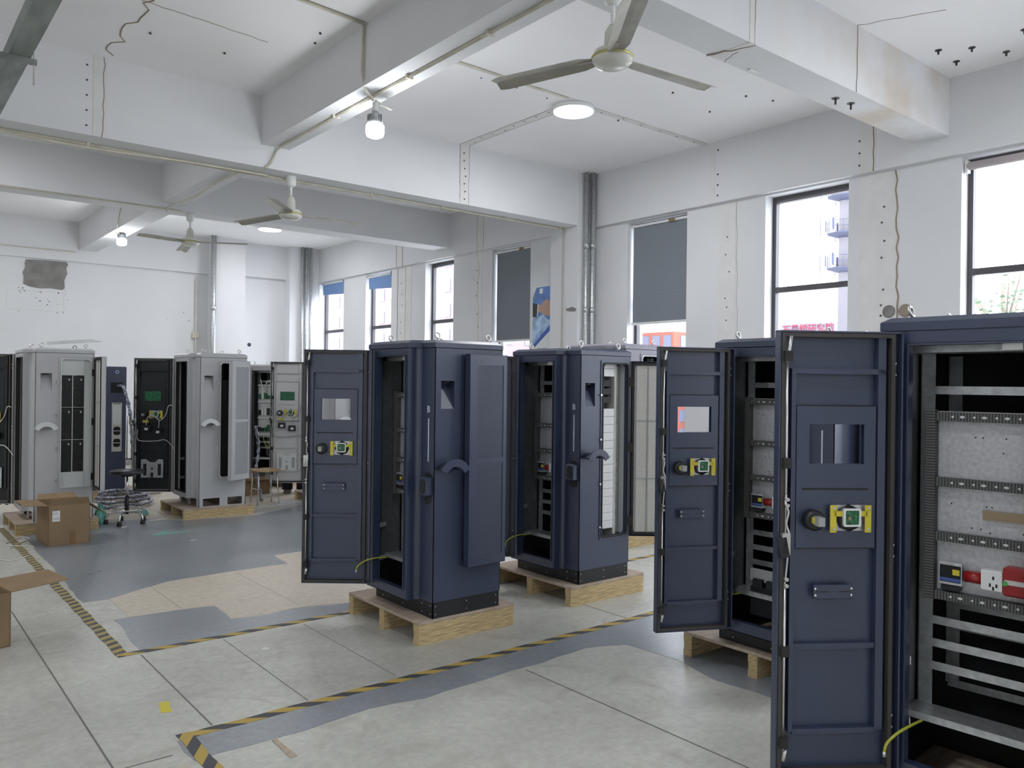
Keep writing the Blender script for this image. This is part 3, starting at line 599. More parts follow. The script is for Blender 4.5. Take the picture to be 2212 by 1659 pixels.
for z in (-.52, -.56):
    mb = MB()
    for k in range(6): mb.box(-.0035, -.003, yl-.15-k*.035, yl-.125-k*.035, z, z+.02)
    mb.build('printed_text', M['filterdk'], po)
# radiator
ra = thing('radiator', 'pale cast radiator standing against the back wall behind the stool', 'radiator', (3.85, BY-.12, 0.1))
for k in range(12): MB().box(-.45+k*.08, -.395+k*.08, -.04, .04, .02, .82, None, .012).build('radiator_section', M['radiator'], ra)
MB().box(-.5, .55, -.06, .06, -.1, .0).build('plinth', M['cement'], ra)

# ================================================================ hazard tapes
def tape(p, q, w, m, label, z=0.0026):
    p, q = Vector((*p, 0)), Vector((*q, 0)); L = (q-p).length; a = math.atan2(q.y-p.y, q.x-p.x)
    mb = MB(); n = int(L/.1)
    for k in range(n): 
        x0, x1 = L*k/n, L*(k+1)/n; j0 = .004*math.sin(k*1.7); j1 = .004*math.sin((k+1)*1.7); b = len(mb.v)
        for (x, y, zz) in ((x0, -w/2+j0, 0), (x1, -w/2+j1, 0), (x1, w/2+j1, 0), (x0, w/2+j0, 0)): mb.v.append((x, y, 0)); 
        for (x, y, zz) in ((x0, -w/2+j0, 0), (x1, -w/2+j1, 0), (x1, w/2+j1, 0), (x0, w/2+j0, 0)): mb.v.append((x, y, z))
        for f in ((3, 2, 1, 0), (4, 5, 6, 7), (0, 1, 5, 4), (2, 3, 7, 6), (1, 2, 6, 5), (3, 0, 4, 7)): mb.face([b+i for i in f])
    o = mb.build('hazard_tape', m); o.location = (p.x, p.y, 0); o.rotation_euler = (0, 0, a)
    return tag(o, label, 'floor tape', 'striped hazard tapes on the floor')
tape((1.16, 3.70), (4.75, 3.74), .06, M['hazard'], 'long yellow and black hazard tape crossing the floor in front of the navy cabinets')
tape((1.15, 3.74), (1.15, 1.6), .062, M['hazard'], 'short yellow and black hazard tape running off the bottom edge of the picture', .003)
tape((1.20, 4.985), (1.18, 10.0), .065, M['hazard2'], 'worn hazard tape running back toward the cardboard box', .0026)
tape((1.17, 5.01), (3.75, 5.03), .055, M['hazard'], 'hazard tape passing under the pallet of the central navy cabinet', .003)
tape((4.85, 5.0), (6.9, 5.0), .055, M['hazard'], 'hazard tape glimpsed on the floor behind the second navy cabinet')
tag(MB().prism([(1.165, 4.165), (1.21, 4.155), (1.195, 4.09), (1.185, 4.02), (1.14, 4.035), (1.15, 4.1)], 0, .002).build('yellow_tape_scrap', M['yellow']), 'small square of yellow tape stuck on the bare floor', 'tape')
tag(MB().prism([(1.44, 3.43), (1.46, 3.43), (1.465, 3.22), (1.435, 3.22)], 0, .004).build('wood_splinter', M['woodtop']), 'thin brown strip lying on the floor beside the near tape', 'wood strip')
tag(MB().prism([(1.41, 3.1), (1.43, 3.12), (1.43, 2.95), (1.40, 2.94)], 0, .004).build('wood_splinter', M['woodtop']), 'short brown strip at the bottom edge of the picture', 'wood strip')

# ================================================================ pallets
def pallet(x, y, w, d, h, label, rz=0, n=3):
    p = thing('wooden_pallet', label, 'pallet', (x, y, 0), rz, 'wooden pallets under the cabinets')
    t = .018
    MB().box(0, w, 0, d, h-t, h, None, .002).build('deck', M['woodtop'], p)
    for k in range(n):
        y0 = (d-.06)*k/(n-1)
        mb = MB(); lay = 3
        for j in range(lay):
            z0 = (h-t)*j/lay; z1 = (h-t)*(j+1)/lay; e = .002*(j % 2)
            mb.box(e, w-e, y0+e, y0+.06-e, z0, z1-.0008)
        mb.build('runner', M['wood'], p)
    return p
pallet(2.645, 4.12, .745, .89, .143, 'plywood pallet under the central navy cabinet with the perforated door')
pallet(3.975, 4.19, .775, .92, .143, 'pallet under the navy cabinet with the filter door swung open')
pallet(3.82, 2.10, .80, .95, .143, 'pallet under the navy cabinet in the third row, seen past the nearest door')
pallet(2.88, .60, .80, .95, .130, 'pallet under the nearest navy cabinet', math.radians(4))
pallet(5.75, 5.37, .85, .95, .143, 'pallet at the far right behind the open filter door')
pallet(1.236, 9.40, .76, .92, .12, 'pallet under the left grey cabinet, behind the cardboard box')
pallet(2.88, 9.42, .82, .92, .12, 'pallet under the grey cabinet with two plinth openings')
pallet(4.60, 9.38, .80, .92, .12, 'pallet partly hidden behind the central navy door')
pallet(2.25, 11.5, .68, .85, .13, 'pallet under the far navy charger behind the stool')
pallet(4.98, 11.40, .75, .92, .12, 'pallet under the farthest black-lined cabinet', math.radians(40))
pallet(0.88, 10.55, .33, .75, .12, 'low pale pallet end at the left edge of the picture', 0, 2)

# ================================================================ cabinets
DH = 1.55; DW = .45
def handle_gear(d, seed=0):
    # lock rods, guides and latch on the free edge of a front door (door frame: +x = inner face, -y = away from hinge)
    u = -.423
    mb = MB(); mb.cyl((.022, u, .80), (.022, u, 1.44), .0045, 8); mb.cyl((.022, u, .06), (.022, u, .68), .0045, 8)
    mb.cyl((.022, u, 1.44), (.022, u+.012, 1.53), .007, 8); mb.cyl((.022, u, .06), (.022, u+.008, .10), .008, 8); mb.build('lock_rod', M['steel'], d)
    for z in (1.46, 1.09, .44, .125):
        MB().box(.008, .035, u-.014, u+.014, z-.018, z+.018).build('rod_guide', M['rubber'], d)
    g = MB(); g.tube(spline([(.024, u, .98), (.028, u-.004, .95), (.03, u+.006, .92), (.028, u, .88), (.03, u+.01, .84), (.03, u+.006, .78), (.024, u, .68)]), .004, 6)
    for z in (.965, .945, .69, .668): g.cyl((.014, u, z), (.04, u, z), .007, 6)
    g.build('latch_linkage', M['steel'], d)
    MB().box(.01, .04, u-.018, u+.010, .775, .85).build('latch_plate', M['steel'], d)
    MB().obox((.03, u-.012, .80), .02, .03, .07, 0, .2).build('lock_body', M['black'], d)
def front_door(root, theta, paint, inner, kit, win=True, hinge=(-.100, .605)):
    d = MB()
    z0 = 0.0
    d.box(-.020, -.012, -DW, 0, z0, DH)                                   # outer skin is cut for the window below
    d = MB()
    W0 = (-.335, -.135, 1.085, 1.225)
    d.plate(-DW, 0, 0, DH, [W0], -.020, -.014, 'x')
    for (a, b) in ((-DW, -DW+.006), (-.006, 0)): d.box(-.014, .018, a, b, 0, DH)
    d.box(-.014, .018, -DW, 0, 0, .006); d.box(-.014, .018, -DW, 0, DH-.006, DH)
    door = d.build('front_door', paint, root, (hinge[0], hinge[1], .117), -theta)
    if inner is not paint:
        li = MB().plate(-DW+.03, -.03, .03, DH-.03, [W0], -.0139, -.010, 'x'); li.build('inner_skin', inner, door)
    g = MB().ring([(-DW+.008, .008), (-.03, .008), (-.03, DH-.008), (-DW+.008, DH-.008)], [(-DW+.022, .022), (-.044, .022), (-.044, DH-.022), (-DW+.022, DH-.022)], -.012, .020, 'x')
    g.build('door_gasket', M['gasket'], door)
    fr = MB()
    fr.box(-.012, .012, -.402, -.386, .155, DH-.15); fr.box(-.012, .012, -.088, -.060, .155, DH-.02)
    fr.box(-.012, .012, -.402, -.060, DH-.15, DH-.132); fr.box(-.012, .006, -.386, -.088, .44, .458); fr.box(-.012, .010, -.386, -.088, .145, .163)
    fr.build('inner_frame', inner, door)
    # control panel plate with window
    pz0, pz1 = DH-.757, DH-.263
    MB().plate(-.381, -.094, pz0, pz1, [W0] if win else [], .004, .009, 'x').build('control_panel', inner, door)
    mb = MB().plate(-.383, -.090, pz0-.004, pz1+.004, [(-.378, -.096, pz0+.003, pz1-.003)], -.010, .004, 'x'); mb.build('panel_shadow_gap', M['rubber'], door)
    mb = MB().box(.009, .0105, -.36, -.12, DH-.555, DH-.548); mb.build('panel_crease', M['rubber'] if inner is not M['offwhite'] else M['filterdk'], door)
    if not win:
        mb = MB().box(.010, .014, -.325, -.145, 1.055, 1.165); b = mb.build('circuit_board', M['pcb'], door)
    # card reader bracket
    zc = DH-.652; yc = -.192
    MB().lathe([(.048, 0), (.046, .012), (.03, .018)], (.009, yc, zc), 8, 'x').build('antenna_coil', M['black'], door)
    mb = MB().box(.009, .012, yc-.065, yc+.065, zc-.045, zc+.045); mb.build('mounting_plate', M['zinc'], door)
    mb = MB()
    for s in (-1, 1): mb.box(.024, .030, yc+s*.063-.011, yc+s*.063+.011, zc-.048, zc+.046)
    mb.box(.024, .030, yc-.06, yc+.06, zc+.008, zc+.026); mb.build('yellow_bracket', M['yellow'], door)
    for sy in (-1, 1):
        for sz in (-1, 1): MB().cyl((.009, yc+sy*.063, zc+sz*.036), (.033, yc+sy*.063, zc+sz*.036), .004, 8).build('bracket_screw', M['steel'], door)
    rd = MB(); rd.ring(rrect(yc-.031, yc+.031, zc-.026, zc+.036, .006, 3), rrect(yc-.025, yc+.025, zc-.020, zc+.030, .004, 3), .030, .042, 'x'); rd.build('reader_frame', M['white'], door)
    MB().box(.030, .037, yc-.026, yc+.026, zc-.021, zc+.031).build('reader_board', M['pcb'], door)
    MB().box(.037, .039, yc-.014, yc-.004, zc-.004, zc+.008).build('reader_chip', M['brass'], door)
    # emergency stop rear
    es = MB().lathe([(.036, 0), (.036, .03), (.028, .036)], (.009, -.325, zc-.005), 20, 'x'); es.build('stop_switch', M['black'], door)
    MB().box(.045, .085, -.335, -.312, zc-.018, zc+.012).build('switch_contact', M['clear'], door); MB().box(.045, .055, -.341, -.334, zc-.012, zc+.008).build('contact_tab', M['yellow'], door)
    if kit == 'navy':
        b = MB().box(.004, .012, -.315, -.172, DH-.935, DH-.885, None, .002); b.build('slotted_bracket', inner, door)
        mb = MB()
        for (a, b_) in ((-.305, -.26), (-.222, -.18)): mb.box(.0119, .0126, a, b_, DH-.911, DH-.908)
        mb.build('bracket_slot', M['rubber'], door)
        for yy in (-.309, -.178):
            for zz in (DH-.899, DH-.922): MB().lathe([(.006, 0), (.005, .004), (.001, .006)], (.012, yy, zz), 10, 'x').build('bracket_screw', M['steel'], door)
    else:
        # document pocket with cut-outs and two black controllers
        mb = MB(); out = [(-.36, .375), (-.36, .165), (-.11, .165), (-.11, .375), (-.165, .38), (-.205, .345), (-.265, .345), (-.305, .38)]
        mb.prism(out, .006, .010, 'x'); mb.build('document_pocket', M['zinc'] if kit == 'greyblack' else M['palegrey'], door)
        mb = MB()
        for (a, b_, c, e) in ((-.335, -.298, .19, .325), (-.172, -.135, .19, .325), (-.250, -.220, .167, .225)): mb.prism(rrect(a, b_, c, e, .010, 3), .0101, .0108, 'x')
        mb.lathe([(.012, 0), (.012, .0008)], (.010, -.235, .27), 12, 'x'); mb.build('pocket_slot', M['black'] if kit == 'greyblack' else M['filterdk'], door)
        for (yy, zz, lbz) in ((-.30, .735, 0), (-.17, .70, 0)):
            c = MB().box(.006, .04, yy-.045, yy+.045, zz-.035, zz+.035, None, .003).build('controller_box', M['black'], door)
            MB().box(.040, .041, yy-.015, yy+.022, zz-.018, zz+.008).build('controller_label', M['white'], door)
        MB().box(.010, .016, -.345, -.28, .80, .83).build('yellow_connector', M['yellow'], door)
        mb = MB()
        mb.tube(spline([(.03, -.30, .775), (.05, -.28, .86), (.05, -.22, .89), (.04, -.14, .83), (.03, -.08, .90), (.03, -.05, 1.0), (.05, .0, 1.0)]), .0045, 6)
        mb.tube(spline([(.03, -.16, .74), (.04, -.16, .84), (.05, -.24, .90)]), .004, 6)
        mb.tube(spline([(.02, -.40, .72), (.02, -.39, .60), (.02, -.2, .59), (.02, -.08, .60), (.03, .02, .50)]), .005, 6)
        mb.build('wiring', M['wirew'] if kit == 'greyblack' else M['filterdk'], door)
    for zz in (1.44, 1.40, .80, .76, .20, .16): MB().lathe([(.006, 0), (.005, .005), (.001, .007)], (.0, -.020, zz), 8, 'x').build('hinge_screw', M['steel'], door)
    handle_gear(door)
    return door
def vent_door(root, theta, paint, meshm, z0=.300, dh=1.34, w=.315):
    # hinge at +x side; closed door runs toward -x, outer face -y
    d = MB(); x1 = 0; x0 = -w
    d.plate(x0, x1, 0, dh, [(x0+.065, x1-.03, .06, dh/2-.02), (x0+.065, x1-.03, dh/2+.01, dh-.07)], -.045, -.042, 'y')
    for (a, b) in ((x0, x0+.003), (x1-.003, x1)): d.box(a, b, -.045, 0, 0, dh)
    d.box(x0, x1, -.045, 0, 0, .003); d.box(x0, x1, -.045, 0, dh-.003, dh)
    door = d.build('vent_door', paint, root, (.525, -.004, z0), theta)
    MB().plate(x0+.062, x1-.027, .057, dh-.067, [], -.0415, -.040, 'y').build('perforated_sheet', meshm, door)
    MB().ring(rrect(x0+.012, x1-.012, .012, dh-.012, .03), rrect(x0+.030, x1-.030, .030, dh-.030, .02), -.012, .006, 'y').build('door_gasket', M['rubber'], door)
    MB().box(x0+.032, x1-.032, -.030, -.010, .032, dh-.032).build('filter_pad', M['offfilter'], door)
    mb = MB(); xm = (x0+x1)/2+.02
    mb.box(xm-.004, xm+.004, -.010, -.004, .03, dh-.03); mb.box(x1-.05, x1-.044, -.010, -.004, .03, dh-.03)
    for z in (dh*.33, dh*.66): mb.box(x0+.03, x1-.03, -.010, -.004, z-.004, z+.004)
    mb.build('filter_rib', M['filterdk'], door)
    for z in (.15, .42, .70, 1.0, 1.2): MB().lathe([(.003, -.001), (.003, 0)], (x0+.02, -.045, z), 8, 'y').build('rivet', M['rubber'], door)
    for z in (.12, .68, 1.18):
        MB().box(-.012, .022, -.004, .024, z-.035, z+.035).build('hinge', M['rubber'], door)
    return door
def cabinet(label, loc, rz, scale, paint, inner, kit, th_front, th_vent, mark=True, inside='plate', plinthm=None, win=True, meshm=None, group=None, vent=True, hinge=(-.100, .605)):
    c = thing('charging_cabinet', label, 'charging cabinet', loc, rz, group, scale)
    T = .004; W = .525; D = .70; Z0 = .10; Z1 = 1.675
    s = MB()
    VH = (.215, .505, .315, 1.625); HR = (.045, .145, 1.295, 1.468)
    s.plate(0, W, Z0, Z1, [VH, HR], 0, T, 'y')                                   # side with vent and holster
    s.plate(0, W, Z0, Z1, [], D-T, D, 'y'); s.plate(0, D, Z0, Z1, [], W-T, W, 'x')
    s.box(0, W, 0, D, Z1-T, Z1)
    # front door box standing proud of the body
    y0, y1 = .180, .680; ys = y0
    s.plate(y0, y1, Z0-.01, Z1, [(y0+.025, y1-.09, Z0+.045, Z1-.045)], -.08, -.076, 'x')
    for sgn, ya, yb in ((1, y0, .150), (-1, y1, .698)):
        pts = [(-.08, ya), (-.03, ya-(.001*sgn)), (-.010, ya-(.008*sgn)), (0, yb)]
        b = len(s.v)
        for (x, y) in pts: s.v.append((x, y, Z0-.01)); s.v.append((x, y, Z1))
        for i in range(3): s.face((b+2*i, b+2*i+2, b+2*i+3, b+2*i+1), i > 0)
    s.box(0, T, 0, .151, Z0, Z1); s.box(0, T, .694, D, Z0, Z1)
    s.box(-.08, 0, y0, y1, Z0-.01, Z0-.006); s.box(-.08, 0, y0, y1, Z1-T, Z1)
    # opening reveal
    a0, a1, c0, c1 = y0+.025, y1-.09, Z0+.045, Z1-.045
    for (p, q) in ((a0-.003, a0), (a1, a1+.003)): s.box(-.076, -.03, p, q, c0, c1)
    s.box(-.076, -.03, a0, a1, c0-.003, c0); s.box(-.076, -.03, a0, a1, c1, c1+.003)
    # holster recess (sloping wedge)
    b = len(s.v); hx0, hx1, hz0, hz1 = HR; dp = .07
    for p in ((hx0, T, hz1), (hx1, T, hz1), (hx0, dp, hz1), (hx1, dp, hz1), (hx0, T, hz0), (hx1, T, hz0), (hx0, dp, hz1-.02), (hx1, dp, hz1-.02)): s.v.append(p)
    for f in ((0, 2, 3, 1), (2, 6, 7, 3), (6, 4, 5, 7), (0, 4, 6, 2), (1, 3, 7, 5)): s.face([b+i for i in f])
    # vent opening reveal lip
    s.ring(rrect(VH[0]-.012, VH[1]+.004, VH[2]-.012, VH[3]+.012, .01), rrect(VH[0], VH[1]-.008, VH[2], VH[3], .03), -.006, .0, 'y')
    s.ring(rrect(VH[0], VH[1], VH[2], VH[3], .002), rrect(VH[0]+.012, VH[1]-.012, VH[2]+.012, VH[3]-.012, .03), .0, .03, 'y')
    s.build('body', paint, c)
    # black liner
    L = MB(); e = .006
    L.box(e, W-e, D-T-.002, D-T-.0005, Z0, Z1-.006); L.box(W-T-.002, W-T-.0005, e, D-e, Z0, Z1-.006)
    if inside != 'modules': pass
    L.build('inner_lining', M['blackmatt'], c)
    MB().ring(rrect(VH[0]+.004, VH[1]-.004, VH[2]+.004, VH[3]-.004, .02), rrect(VH[0]+.014, VH[1]-.014, VH[2]+.014, VH[3]-.014, .03), -.010, .002, 'y').build('vent_gasket', M['rubber'] if paint is M['navy'] else M['palegrey'], c)
    MB().ring([(a0+.002, c0+.002), (a1-.002, c0+.002), (a1-.002, c1-.002), (a0+.002, c1-.002)], [(a0+.008, c0+.008), (a1-.008, c0+.008), (a1-.008, c1-.008), (a0+.008, c1-.008)], -.088, -.05, 'x').build('opening_seal', M['navy'] if paint is M['navy'] else M['rubber'], c)
    # roof cap
    r = MB(); o = .004
    foot = [(-.08-o, y0-o), (-.0-o, .15), (-o, -o), (W+o, -o), (W+o, D+o), (-o, D+o), (-o, .70), (-.08-o, y1+o)]
    r.prism(foot, Z1, Z1+.030); b = len(r.v); cx, cy = .23, .35
    inn = [(cx+(x-cx)*.90, cy+(y-cy)*.92) for x, y in foot]
    for (x, y) in foot: r.v.append((x, y, Z1+.030))
    for (x, y) in inn: r.v.append((x, y, Z1+.048))
    n = len(foot)
    for i in range(n): r.face((b+i, b+(i+1) % n, b+n+(i+1) % n, b+n+i))
    r.face([b+n+i for i in range(n)]); r.build('roof', paint, c)
    for (x, y) in ((.06, .07), (.46, .07), (.06, .63), (.46, .63)):
        mb = MB(); k = 14; pts = [(x+.018*math.cos(2*PI*i/k), y+.005*math.sin(2*PI*i/k), Z1+.048+.03+.018*math.sin(2*PI*i/k)) for i in range(k)]
        mb.tube(pts, .0055, 8, True); mb.cyl((x, y, Z1+.044), (x, y, Z1+.062), .008, 8); mb.build('eye_bolt', M['steel'], c)
    # plinth
    p = MB()
    if plinthm is None:
        p.plate(.004, W-.004, 0, Z0, [], .004, .010, 'y'); p.plate(.004, W-.004, 0, Z0, [], D-.010, D-.004, 'y')
        p.plate(.004, D-.004, 0, Z0, [], .004, .010, 'x'); p.plate(.004, D-.004, 0, Z0, [], W-.010, W-.004, 'x')
        p.build('plinth', M['black'], c)
        mb = MB()
        for x in (.024, .26, .495):
            for z in (.025, .075): mb.lathe([(.004, -.003), (.004, 0)], (x, .004, z), 8, 'y')
        for y in (.03, .12, .35, .6):
            for z in (.025, .075): mb.lathe([(.004, -.003), (.004, 0)], (.004, y, z), 8, 'x')
        mb.build('plinth_screw', M['steel'], c)
    else:
        p.plate(.0, W, 0, Z0, [(.045, .23, .008, Z0-.006), (.32, .485, .008, Z0-.006)], .0, .006, 'y'); p.plate(0, W, 0, Z0, [], D-.006, D, 'y')
        p.plate(.0, D, 0, Z0, [(.08, .30, .0, Z0-.012), (.40, .62, .0, Z0-.012)], 0, .006, 'x'); p.plate(0, D, 0, Z0, [], W-.006, W, 'x')
        p.build('plinth', plinthm, c)
    # arch shaped plug rest
    def arch(a0_, a1_, r0, r1, ya, yb, cx_, cz_, nn=14):
        m_ = MB(); A = [a0_+(a1_-a0_)*i/nn for i in range(nn+1)]
        poly = [(cx_+r1*math.cos(a), cz_+r1*math.sin(a)) for a in A]+[(cx_+r0*math.cos(a), cz_+r0*math.sin(a)) for a in A[::-1]]
        b = len(m_.v)
        for yy in (ya, yb):
            for q in poly: m_.v.append((q[0], yy, q[1]))
        N = len(poly); h = nn+1
        for i in range(N): m_.face((b+i, b+(i+1) % N, b+N+(i+1) % N, b+N+i), True)
        for i in range(nn):
            for o_ in (0, N): 
                q = (b+o_+i, b+o_+i+1, b+o_+N-2-i, b+o_+N-1-i); m_.face(q if o_ else q[::-1])
        return m_
    cz = .875; m_ = arch(math.radians(25), math.radians(155), .070, .116, -.115, -.105, .085, cz)
    hold = m_.build('plug_holder', paint if paint is not M['grey'] else M['palegrey'], c)
    arch(math.radians(35), math.radians(145), .072, .084, -.106, 0, .085, cz).build('holder_sleeve', paint, c)
    MB().lathe([(.03, 0), (.026, .012)], (.095, .036, 1.455), 14, 'z').build('plug_socket', M['black'], c)
    # lock on the corner strip
    if mark: MB().prism(rrect(.025, .105, .70, .90, .038, 5), -.003, 0, 'x').build('lock_backplate', M['black'] if paint is M['navy'] else paint, c)
    if mark: MB().box(-.045, -.003, .018, .105, .755, .875, None, .008).build('lock_housing', paint, c)
    if mark: MB().prism(rrect(.034, .088, .768, .862, .026, 5), -.048, -.045, 'x').build('lock_cover', M['black'], c)
    if mark:
        MB().prism(rrect(.062, .070, .965, 1.235, .004, 3), -.003, 0, 'x').build('indicator_strip', M['indic'], c)
        tx = text('B', .058, 'letter_mark', M['indic'], c, (-.0005, .086, 1.272), (PI/2, 0, -PI/2), bold=True)
    # inside
    zi = M['zinc']; fr = MB()
    fr.plate(.52, .64, .20, 1.62, [], .0, 0, 'x')
    fr = MB()
    for (xa, ya) in ((.150, .575), (.150, .08), (.44, .575), (.44, .08)):
        fr.box(xa, xa+.004, ya, ya+.05, .30, 1.60); fr.box(xa, xa+.04, ya+(.046 if ya > .3 else 0), ya+(.05 if ya > .3 else .004), .30, 1.60)
    for z in (1.465,): fr.box(.146, .150, .09, .615, z-.015, z+.015)
    for z in (.615, .53, .445): fr.box(.146, .150, .09, .615, z-.015, z+.015); fr.box(.436, .440, .09, .615, z-.015, z+.015)
    fr.box(.03, .15, .08, .63, .275, .300); fr.box(.03, .18, .06, .64, 1.60, 1.625)
    fr.box(.436, .440, .09, .615, .285, .315)
    for z in (.28, .50): fr.obox((-.005, .60, z), .07, .004, .03, .5)
    fr.build('inner_frame', zi, c)
    MB().box(.0, .146, .634, .638, .28, 1.60).build('side_plate', M['zincshade'] if inside == 'plate' else M['blackmatt'], c)
    if inside == 'plate':
        MB().box(.085, .090, .10, .575, .715, 1.39).build('mounting_plate', M['zincplate'], c)
        MB().box(.050, .086, .54, .572, .71, 1.395).build('cable_duct', M['ductslotz'], c)
        for z in (1.355, 1.120, .925, .715):
            dd = MB().box(.055, .086, .10, .54, z, z+.032).build('cable_duct', M['ductsloty'], c)
            mb = MB()
            for kk in range(11): mb.prism(rrect(.13+kk*.035, .13+kk*.035+(.015 if kk % 2 else .008), z+.012, z+.020, .0035, 2), .0545, .055, 'x')
            mb.build('duct_slot', M['palegrey'], dd)
        ps = MB().box(.045, .085, .445, .52, .775, .855, None, .002).build('power_supply', M['zinc'], c)
        MB().box(.0445, .045, .448, .517, .785, .845).build('supply_grille', M['blackmatt'], ps); MB().box(.044, .0445, .452, .475, .812, .832).build('supply_label', M['yellow'], ps); MB().box(.044, .0445, .448, .517, .788, .800).build('supply_band', M['blue'], ps)
        MB().box(.05, .085, .455, .515, .755, .772).build('terminal_block', M['black'], c)
        mb = MB(); mb.cyl((.065, .44, .812), (.065, .385, .812), .020, 14); mb.build('surge_arrester', M['red'], c)
        so = MB().box(.04, .085, .318, .383, .78, .85, None, .003).build('socket_outlet', M['white'], c)
        mb = MB()
        for (yy, zz) in ((.345, .825), (.335, .80), (.355, .80), (.345, .79)): mb.box(.0392, .0402, yy-.003, yy+.003, zz-.006, zz+.006)
        mb.build('socket_hole', M['black'], so)
        ci = MB().box(.035, .085, .19, .315, .772, .87, None, .006).build('circuit_breaker', M['red'], c)
        MB().box(.033, .035, .195, .31, .812, .828).build('breaker_window', M['offwhite'], ci); MB().lathe([(.009, -.004), (.009, 0)], (.035, .308, .815), 12, 'x').build('breaker_button', M['greenp'], ci)
        mb = MB().box(.075, .085, .24, .39, 1.02, 1.045); mb.box(.072, .0755, .24, .39, 1.016, 1.022); mb.box(.072, .0755, .24, .39, 1.043, 1.049); mb.build('mounting_rail', M['brass'], c)
        me_ = MB().box(.03, .075, .185, .245, .995, 1.07, None, .004).build('breaker_module', M['white'], c); MB().box(.028, .03, .195, .235, 1.02, 1.05).build('module_window', M['offfilter'], me_); MB().box(.04, .08, .19, .24, .98, .995).build('module_base', M['greenp'], me_)
        mb = MB()
        for kk in range(16): mb.lathe([(.003, -.0006), (.003, 0)], (.085, random.uniform(.18, .5), random.choice([1.3, 1.25, 1.2, 1.06, .98, .97])), 7, 'x')
        mb.build('plate_hole', M['black'], c)
    elif inside == 'busy':
        MB().box(.06, .09, .20, .56, .62, 1.42).build('mounting_plate', M['palegrey'], c)
        for z in (1.20, .95, .70):
            for kk in range(7):
                yy = .22+kk*.048; h = random.uniform(.04, .13)
                nm, mm = (('contactor', M['black']), ('relay', M['pcb']), ('breaker_module', M['white']))[random.randrange(3)]; MB().box(.03, .06, yy, yy+.036, z, z+h).build(nm, mm, c)
        for z in (.64, .89, 1.14, 1.39): MB().box(.035, .06, .20, .56, z, z+.03).build('cable_duct', M['palegrey'], c)
        mb = MB(); mb.tube(spline([(0, .5, 1.5), (.02, .44, 1.3), (.01, .40, 1.45), (.02, .3, 1.5)]), .008, 6); mb.build('wiring', M['wirew'], c)
        MB().tube(spline([(.02, .45, .62), (-.01, .40, .50), (.0, .33, .47), (.02, .28, .55)]), .008, 6).build('earth_cable', M['wirey'], c)
    if kit == 'navy':
        w = MB().tube(spline([(-.0, .555, .285), (-.09, .56, .29), (-.15, .58, .275), (-.19, .60, .245), (-.20, .605, .215)]), .005, 7); w.build('earth_wire', M['wirey'], c)
        MB().cyl((-.20, .605, .218), (-.20, .605, .20), .007, 8).build('wire_terminal', M['steel'], c)
        MB().box(-.055, -.02, .24, .30, Z1-.075, Z1-.05).build('cabinet_lamp', M['steel'], c)
    front_door(c, th_front, paint, inner, kit, win, hinge)
    if vent and th_vent is not None: vent_door(c, th_vent, paint, meshm or M['mesh_navy'])
    return c
def text(s, size, name, m, parent, loc, rot, bold=False, ext=.001):
    cu = bpy.data.curves.new(name, 'FONT'); cu.body = s; cu.size = size; cu.extrude = ext
    if bold: cu.offset = size*.012
    t = bpy.data.objects.new(name+'_src', cu); COL.objects.link(t)
    bpy.context.view_layer.update()
    me = bpy.data.meshes.new_from_object(t.evaluated_get(bpy.context.evaluated_depsgraph_get()))
    bpy.data.objects.remove(t); me.materials.clear(); me.materials.append(m)
    o = bpy.data.objects.new(name, me); COL.objects.link(o); o.parent = parent; o.location = loc; o.rotation_euler = rot
    return o
R_ = math.radians; GN = 'navy charging cabinets standing open'; GG = 'grey charging cabinets standing open'
N1 = cabinet('central navy cabinet with a closed perforated side door and its front door open', (2.75, 4.13, .143), 0, 1, M['navy'], M['navy'], 'navy', R_(129), R_(4), group=GN)
N2 = cabinet('navy cabinet right of the central one, filter door open showing white modules', (4.065, 4.206, .143), 0, 1, M['navy'], M['navy'], 'navy', R_(125), R_(141), group=GN)
N3 = cabinet('navy cabinet half hidden behind the door of the nearest cabinet', (3.883, 2.15, .143), 0, 1, M['navy'], M['navy'], 'navy', R_(116), R_(3), group=GN, hinge=(-.115, .535))
N4 = cabinet('nearest navy cabinet at the right edge with red and white electrical parts inside', (2.996, .739, .130), R_(4), 1, M['navy'], M['navy'], 'navy', R_(128), R_(3), group=GN)
N5 = cabinet('tallest pale slate cabinet behind the one with the white modules', (5.87, 5.45, .143), 0, 1.085, M['slate'], M['slate'], 'navy', R_(10), None, mark=False, group=GN, vent=False)
G1 = cabinet('left grey cabinet with rows of black fans in its side opening', (1.40, 9.45, .12), 0, 1.04, M['grey'], M['black'], 'greyblack', R_(128), R_(90), mark=False, inside='none', plinthm=M['grey'], win=False, meshm=M['mesh_grey'], group=GG)
G2 = cabinet('grey cabinet with its perforated side door ajar, right of the stool', (3.06, 9.47, .12), 0, 1.04, M['grey'], M['black'], 'greyblack', R_(125), R_(32), mark=False, inside='none', plinthm=M['grey'], win=False, meshm=M['mesh_grey'], group=GG)
G4 = cabinet('grey cabinet hidden behind the central navy door, only its white inner door showing', (4.74, 9.42, .12), 0, 1.04, M['grey'], M['offwhite'], 'greywhite', R_(125), R_(3), mark=False, inside='none', plinthm=M['grey'], win=False, meshm=M['mesh_grey'], group=GG)
G3 = cabinet('farthest grey cabinet with wired boards in its black interior', (5.08, 11.56, .12), R_(40), 1.0, M['grey'], M['offwhite'], 'greywhite', R_(150), None, mark=False, inside='busy', plinthm=M['grey'], win=False, group=GG, vent=False)
